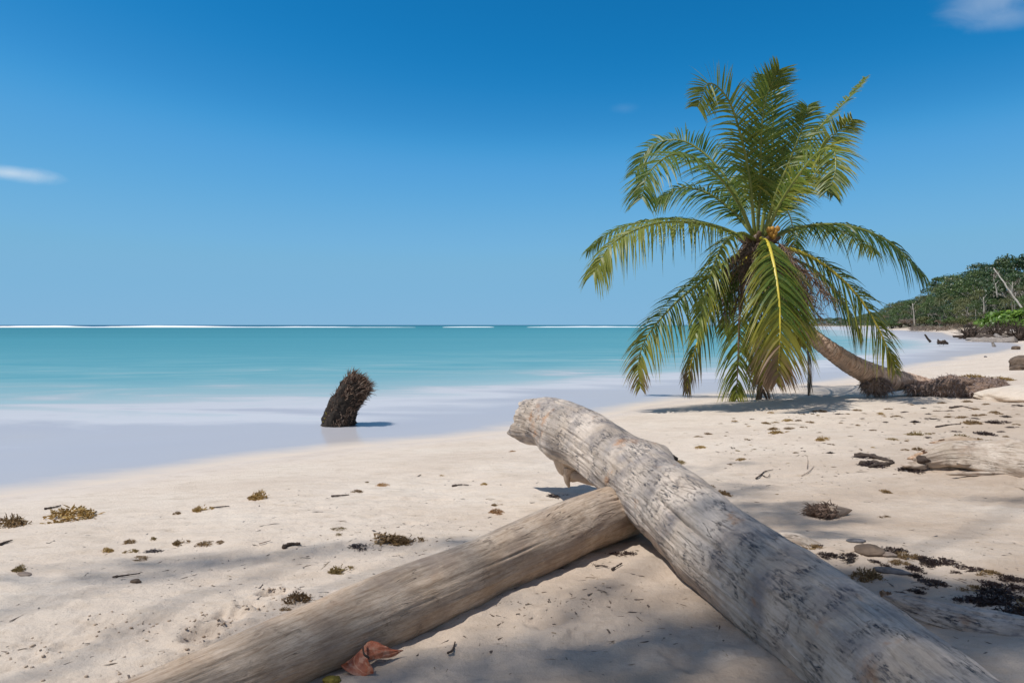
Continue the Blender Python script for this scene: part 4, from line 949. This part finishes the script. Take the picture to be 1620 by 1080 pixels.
twig([(1268, 752), (1280, 747), (1288, 738)], .004, 'pale thin stem lying beside the tiny upright twig', 'pale_chip')
twig([(1503, 646), (1520, 644), (1540, 646)], .02, 'dark flat stick of driftwood below the root mat')
twig([(1480, 676), (1500, 673), (1520, 674)], .012, 'long dark twig above the dark green seaweed mound')
# dead palm frond stubs near the logs (flat dark strips)
twig([(1352, 722), (1375, 722), (1402, 729), (1412, 731)], .03, 'upper dark strip of husk lying right of centre on the beach', 'dark_twig')
twig([(1362, 735), (1380, 731), (1400, 735), (1414, 733)], .025, 'lower dark strip of husk with ragged ends', 'dark_twig', branches=[[(1375, 739), (1390, 737), (1408, 738)]])

# ------------------------------------------------------------------ seaweed
def weed_proto(seed, n=260, flat=.5):
    r_ = np.random.default_rng(seed); g = G(); blobs = r_.normal(size=(6, 2))*[.42, .34]
    for i in range(n):
        c = blobs[r_.integers(6)]+r_.normal(size=2)*.22; r = np.hypot(*c)
        if r > 1.05: c = c/r*(.6+.4*r_.random())
        z = flat*.8*max(0, 1-np.hypot(*c)**1.6)*r_.random()
        p = np.array([c[0], c[1], z]); d = norm(np.array([c[0]*.6, c[1]*.6, .45])+r_.normal(size=3)*.6); W = norm(np.cross(d, r_.normal(size=3)))
        L = .16+.22*r_.random(); k = np.clip(r_.normal()*.25+.25, 0, .95); leaflet(g, p, d, W, L, .030+.03*r_.random(), .5*r_.random(), k, k+.1, 3)
        if i % 2 == 0:
            v, f = ico(0) if False else ico(1); g.add(v[:12]*.035+p+d*L*.6, [q for q in f if max(q) < 12] or [], None, k)
    m2 = np.array([[math.cos(a)*r, math.sin(a)*r, flat*.25*(1-r)] for r in (0.01, .12, .25) for a in np.linspace(0, TAU, 13)[:-1]])
    f2 = [(a*12+j, a*12+(j+1) % 12, (a+1)*12+(j+1) % 12, (a+1)*12+j) for a in (0, 1) for j in range(12)]; g.add(m2, f2, None, .5)
    return g
WP = {}
for i in range(4):
    for mn in ('seaweed_ochre', 'seaweed_brown', 'seaweed_dark', 'seaweed_green', 'sargassum_orange'):
        if i == 0 or mn != 'sargassum_orange': WP[i, mn] = weed_proto(i+60, 330 if mn == 'seaweed_dark' else 320, .4 if mn == 'seaweed_dark' else .6).mesh('seaweed_clump', [M[mn]], False)
_w = [0]
def weed(px, py, wpx, mn, lab, grp=None, hf=.8, df=.8, rz=None, pz=None):
    p = on_ground(px, py); w = wpx*p[1]/1080/2*1.10; i = 0 if mn == 'sargassum_orange' else _w[0] % 4; _w[0] += 1
    put('seaweed_clump', WP[i, mn], loc=(p[0], p[1], (p[2]-.004) if pz is None else pz), rot=(0, 0, random.uniform(-.3, .3)+(math.pi if _w[0] % 3 else 0) if rz is None else rz), scale=(w, w*df, w*hf*1.35), label=lab, cat='seaweed', group=grp)
O, Bn, Dk, Gn, Or = 'seaweed_ochre', 'seaweed_brown', 'seaweed_dark', 'seaweed_green', 'sargassum_orange'
big = [(18, 831, 56, Bn, 'brown seaweed clump at the left edge of the beach'), (108, 820, 84, O, 'largest ochre seaweed clump, long and low, near the left edge', .6),
 (417, 787, 42, O, 'bushy ochre seaweed clump by itself near the waterline left of the surf stump'), (323, 806, 30, O, 'ochre seaweed clump with a straight twig beside it'), (281, 812, 14, Bn, 'small brown seaweed tuft left of the clump with the twig'),
 (207, 858, 22, Bn, 'brown seaweed tuft left of the flat green one'), (240, 853, 16, Gn, 'small flat green seaweed scrap between two brown tufts'), (288, 858, 24, Bn, 'spiky brown seaweed tuft in the row above the shaded band'),
 (325, 860, 32, Bn, 'low reddish seaweed streak right of the spiky tuft', .4), (348, 858, 14, Bn, 'small brown scrap at the right end of that low row'), (165, 873, 24, O, 'ochre seaweed tuft at the left start of the shaded band'), (207, 873, 20, Gn, 'olive seaweed tuft right under the brown one'),
 (243, 873, 40, Dk, 'flat dark seaweed strand ending near the shaded band', .3), (222, 882, 26, Bn, 'thin brown seaweed scrap under the dark strand', .3), (37, 900, 28, Gn, 'olive seaweed on top of the flat wood chip at left'),
 (541, 902, 36, Gn, 'compact olive seaweed clump by itself on the sand above the tan log'), (470, 948, 42, Bn, 'reddish brown seaweed clump just above the tan log'), (452, 963, 20, Bn, 'flat seaweed scrap below the reddish clump'),
 (602, 858, 80, Bn, 'long brown seaweed tangle on the shaded band above the tan log', .45), (650, 855, 40, Bn, 'dark knot at the right end of the long tangle', .7), (570, 864, 40, Dk, 'dark thin left end of the long tangle', .3),
 (535, 838, 30, Gn, 'flat green-brown seaweed strand above the long tangle', .4), (533, 845, 20, Gn, 'small seaweed pad under the green-brown strand', .4), (605, 768, 22, Or, 'small orange and brown seaweed scrap left of centre', .6), (565, 777, 20, Bn, 'reddish leaf-like seaweed scrap next to the orange one', .4),
 (580, 763, 8, Gn, 'tiny upright green scrap near the waterline'), (785, 811, 24, Or, 'bright orange seaweed scrap just above the tan log'), (787, 798, 18, Bn, 'brown seaweed scrap above the bright orange one', .5), (766, 766, 12, O, 'small yellow-brown tuft on the sand left of the grey log'),
 (700, 752, 10, O, 'tiny orange-brown tuft on the smooth sand left of the log end', .5), (811, 714, 14, Or, 'small orange scrap below the broken end of the grey log', .4), (885, 783, 34, Dk, 'dark seaweed streak in the shadow of the branch stub', .3),
 (1076, 732, 17, Gn, 'olive seaweed tuft touching the top of the grey log'), (987, 878, 46, Dk, 'dark brown seaweed patch in the triangle of sand between the logs', .4), (942, 893, 26, Dk, 'smaller dark scrap left of the patch between the logs', .3),
 (1138, 784, 34, Bn, 'brown seaweed clump lying close behind the grey log'), (1120, 770, 26, Bn, 'narrow end of the seaweed behind the grey log', .5),
 (1381, 726, 56, Dk, 'dark seaweed streak with the upper husk strip', .3), (1386, 735, 50, Dk, 'dark seaweed streak with the lower husk strip', .3),
 (1456, 687, 34, Gn, 'dark green seaweed mound on the sand below the palm roots', .5), (1520, 694, 30, Gn, 'green seaweed mound behind the broken brown driftwood piece', .7), (1541, 695, 26, Bn, 'red-brown seaweed strand right of the green mound', .4),
 (1410, 696, 24, Gn, 'low olive seaweed strand left of the dark green mound', .4), (1301, 696, 18, O, 'upright ochre seaweed tuft alone in the middle right of the beach', 1.2), (1442, 745, 40, Dk, 'dark seaweed wrapped round the hollow end of the pale log', .5), (1452, 712, 16, Bn, 'brown weed hanging on the hollow end of the pale log', 1.),
 (1398, 780, 22, Bn, 'brown seaweed scrap on the sand between husk and pale log', .6), (1401, 818, 20, Bn, 'brown seaweed scrap right of the coconut husk', .5), (1371, 915, 50, Bn, 'bushy brown seaweed clump against the far side of the grey log', .9)]
for a in big:
    weed(a[0], a[1], a[2], a[3], a[4], hf=a[5] if len(a) > 5 else .8)
_fr = random.Random(5)
field = [(int(1130+490*_fr.random()), int(648+70*_fr.random()**1.3), _fr.choice((6, 8, 10, 13)), _fr.choice(('seaweed_brown', 'seaweed_dark', 'seaweed_brown', 'seaweed_ochre'))) for _ in range(55)]+[(1220, 653, 12, O), (1297, 651, 24, Bn), (1209, 670, 18, Bn), (1226, 669, 14, O), (1246, 665, 18, O), (1281, 668, 14, Bn), (1227, 679, 22, Bn), (1248, 678, 18, Bn), (1228, 685, 24, O), (1106, 691, 14, Bn), (1118, 687, 18, Bn), (1150, 689, 8, Bn),
 (1109, 708, 20, O), (1133, 703, 8, Bn), (1165, 713, 10, Gn), (1193, 711, 10, Gn), (1173, 727, 18, O), (1154, 734, 9, Bn), (1316, 716, 16, Dk), (1196, 681, 10, O), (1394, 656, 12, O), (1357, 650, 14, Bn), (1229, 782, 9, Bn), (1245, 702, 8, Bn), (1393, 654, 12, O), (1406, 648, 14, Bn), (1303, 701, 10, Dk),
 (1432, 652, 14, Dk), (1573, 653, 18, Bn), (1470, 663, 14, Dk), (1487, 665, 9, Dk), (1578, 668, 32, Dk), (1537, 670, 30, Bn), (1513, 683, 16, Dk), (1553, 687, 38, Dk), (1568, 698, 20, Gn), (1613, 704, 9, Dk), (1270, 656, 8, Bn), (1340, 655, 10, Bn), (1418, 659, 16, Bn), (1560, 640, 14, Bn), (1180, 694, 7, Bn),
 (1450, 669, 18, Dk), (1500, 659, 14, Bn), (1522, 661, 20, Bn), (1545, 658, 16, Bn), (1590, 660, 22, Dk), (1603, 676, 18, Dk), (1585, 683, 14, Dk), (1440, 640, 10, Bn), (1460, 646, 12, Dk), (1490, 638, 14, Bn), (1530, 636, 16, Bn), (1610, 642, 16, Dk), (1358, 672, 12, Bn), (1380, 680, 10, Bn), (1330, 668, 8, Bn), (1190, 662, 7, Bn), (1400, 668, 14, Dk), (1345, 690, 8, Bn)]
TN = {O: 'small ochre', Bn: 'small brown', Dk: 'small dark', Gn: 'small olive'}
for a in field: weed(*a, TN[a[3]]+' seaweed scrap '+('on the smooth sand left of the palm' if a[0] < 1170 else 'on the sand below the palm crown' if a[0] < 1290 else 'on the open sand below the palm roots' if a[0] < 1425 else 'below the dark root mat' if a[0] < 1530 else 'behind the pale split log near the right edge')+(', nearer' if a[1] > 672 else ', farther'), 'seaweed scraps scattered below the palm', hf=.5, df=.7)
for a in ((1540, 598, 40, O, 'olive seaweed strand on the beach behind the root mat', .4), (1580, 601, 40, O, 'olive seaweed patch near the boulder at the right edge', .4), (1565, 606, 24, Bn, 'brown weed heap beside the smooth stone hump', .6)): weed(*a[:5], hf=a[5])
strip = [(1285, 868, 34), (1308, 878, 30), (1332, 880, 34), (1350, 876, 20), (1398, 868, 30), (1418, 872, 34), (1436, 880, 38), (1456, 884, 34), (1478, 886, 38), (1500, 890, 34), (1524, 896, 30), (1545, 903, 34), (1566, 908, 32), (1590, 914, 34), (1612, 919, 34), (1448, 897, 30), (1450, 908, 28), (1472, 893, 30), (1425, 890, 26),
 (1472, 925, 48), (1452, 932, 30), (1436, 946, 28), (1425, 938, 20), (1452, 950, 16), (1540, 934, 40), (1572, 938, 60), (1598, 932, 50), (1560, 950, 50), (1599, 967, 56), (1570, 975, 40), (1602, 985, 60), (1520, 966, 40), (1500, 968, 30), (1480, 960, 20), (1612, 950, 44), (1634, 925, 50), (1640, 960, 60), (1510, 905, 20), (1533, 951, 44), (1585, 952, 60), (1545, 978, 44), (1620, 968, 50), (1415, 960, 26), (1380, 888, 22), (1405, 893, 26), (1296, 864, 20), (1345, 888, 18), (1560, 925, 36)]
for i, (px, py, w) in enumerate(strip): weed(px, py, w*1.12, Dk if i % 6 else Bn, ('blackish' if i % 6 else 'brown')+(' flat' if w < 25 else ' wide' if w > 45 else '')+' seaweed heap '+('by the brown rounded stone' if px < 1400 else 'in the upper drift line right of the brown stone' if py < 912 and px < 1490 else 'at the thin right end of the upper drift line' if py < 925 else 'just beyond the half buried log' if px < 1500 else 'in the shaded patch by the right edge')+(', nearer' if py > 935 else ', larger' if w > 33 else ', smaller'), 'dark seaweed heaps of the drift line', hf=.55, df=.75)

# countless small scraps and shell bits on the sand
def litter():
    r_ = np.random.default_rng(31); g = G(); N = 0
    xs = []
    while N < 4600:
        py = 640+440*r_.random()**1.15; px = 1680*r_.random()-30
        if N % 3 == 0:  # clustered lines
            cx, cy = [(600, 862), (250, 885), (1250, 690), (1450, 650), (1300, 740), (1500, 665), (1420, 900), (900, 960), (1550, 950), (1550, 690), (720, 830), (1350, 700)][r_.integers(12)]
            px, py = cx+r_.normal()*110, cy+r_.normal()*16-(px-px)
        q = on_z(px, max(py, 640), .25); xs.append(q); N += 1
    X = np.array(xs); z, s = ground(X[:, 0], X[:, 1]); w = vnoise(X[:, 0]*.8, X[:, 1]*1.6, seed=77)
    for p, zz, ss, ww in zip(X, z, s, w):
        if ss < 1.6+r_.random() or ww+r_.random()*.9 < .0: continue
        sz = (.0022+.006*r_.random()**2.2)*(1+.20*max(0, p[1]-2)); L = sz*(1+4*r_.random()**3)
        v, f = ico(1); v = v[:12]; f = ico(1)[1]
        a = r_.random()*TAU; c, s_ = math.cos(a), math.sin(a)
        W = np.array([(-1, -.6, 0), (1, -.5, 0), (.9, .6, 0), (-.8, .5, 0), (-.5, -.2, .8), (.6, .1, .6)])*(1+.3*r_.normal(size=(6, 3)))*[L, sz, sz*.35]
        W = np.stack([W[:, 0]*c-W[:, 1]*s_, W[:, 0]*s_+W[:, 1]*c, W[:, 2]], 1)+[p[0], p[1], zz-.001]
        g.add(W, [(0, 1, 5, 4), (1, 2, 5), (2, 3, 4, 5), (3, 0, 4)], None, r_.random())
    put('beach_litter', g.mesh('beach_litter', [M['litter']], False), kind='stuff', label='tiny scraps of husk, shell and weed strewn over the sand')
litter()
def clods():
    r_ = np.random.default_rng(41); g = G(); P_ = []
    for (cx, cy, r, n) in [(c[0], c[1], c[2], 46) for c in CLODS]:
        for i in range(n):
            x, y = cx+r_.normal()*r*.6, cy+r_.normal()*r*.35; s = .002+.0065*r_.random()**2.4
            P_.append((x, y, s))
    P_ = np.array(P_); zz, _ = ground(P_[:, 0], P_[:, 1])
    for (x, y, s), z in zip(P_, zz): v, f = rock(1, (s*1.2, s, s*.7), int(r_.integers(99)), .3); g.add(v+[x, y, z+s*.2], f)
    me = mesh_of('sand_crumbs', np.concatenate(g.v), g.f, M['sand'], True, None, {'s': np.full(g.n, 8.), 'veg': np.zeros(g.n)})
    put('sand_crumbs', me, kind='stuff', label='loose sand crumbs kicked up around the footprints')
clods()

# ------------------------------------------------------------------ tree behind the camera whose boughs shade the near sand and the big log
def shade_tree():
    r_ = np.random.default_rng(5); g = G(); pts = []
    S = SUN/SUN[2]
    def region(cx, cy, wx, wy, ang, cov, z=None, H=20.0, ls=.06):
        c = on_ground(cx, cy) if z is None else on_z(cx, cy, z); z = c[2]; n = int(cov*math.pi*wx*wy/(ls*ls*1.3)); ca, sa = math.cos(ang), math.sin(ang)
        for i in range(n):
            a = r_.random()*TAU; r = (r_.random()**.5)*(1+.12*r_.normal()); u, v = r*math.cos(a)*wx, r*math.sin(a)*wy
            h = H+r_.normal()*.7; q = np.array([c[0]+u*ca-v*sa, c[1]+u*sa+v*ca, z])+S*(h-z)
            nn = norm(S+r_.normal(size=3)*.5); a_ = norm(np.cross(nn, r_.normal(size=3))); b_ = np.cross(nn, a_); s = ls*(.7+.6*r_.random())
            g.add([q-a_*s, q-b_*s*.6, q+a_*s, q+b_*s*.6], [(0, 1, 2, 3)], None, r_.random()*.3)
        pts.append(np.array([c[0], c[1], z])+S*(H-z))
    for a in SHADE: region(*a)
    put_tree = empty('broadleaf_tree', (-9, -5, gz(-9, -5)), label='tall broadleaf tree behind the photographer whose boughs shade the near logs', cat='tree')
    gt = G(); b0 = np.array([-9, -5, gz(-9, -5)-.3]); fk = np.array([-8.2, -2.5, 9.0]); limb(gt, b0, fk, .35, .22, r_, 12, .04, 10)
    for q in pts: limb(gt, fk, q+np.array([0, 0, .2]), .05, .015, r_, 8, .05, 6)
    child_w('trunk', gt.mesh('trunk', [M['bark_dark']]), put_tree); child_w('crown', g.mesh('crown', [M['forest_leaf']], False), put_tree)
SHADE = [  # px, py on the ground, half sizes in metres, turn, cover, z
    (120, 914, .9, .09, .10, .7), (500, 872, .9, .10, .14, .9), (300, 893, .8, .10, .12, .7), (690, 862, .35, .10, .2, .6),
    (1235, 812, .55, .38, -.3, 1.3), (1160, 775, .35, .30, 0, .8), (1320, 848, .35, .22, -.5, 1.0), (1130, 735, .5, .12, 0, .3),
    (1500, 970, .8, .42, -.35, 2.0), (1600, 1000, .6, .5, -.2, 2.0), (1390, 925, .35, .24, -.5, 1.3), (1600, 945, .3, .25, -.2, 1.2), (1340, 905, .25, .16, -.5, .9),
    (1420, 1060, .7, .5, 0, 1.6, .6), (1240, 900, .45, .32, -.9, 1.6, .65), (1120, 790, .30, .14, -1.0, .4, .75), (1340, 990, .45, .3, -.9, 1.2, .65),
    (1050, 1040, .6, .30, .1, 1.5), (760, 1065, .55, .2, .1, 1.4), (1160, 1000, .4, .3, 0, 1.3), (560, 1085, .3, .1, 0, .5), (1615, 790, .5, .12, 0, .5),
    (900, 1000, 1.5, .5, .0, .16), (1000, 950, .35, .3, 0, .35)]
shade_tree()
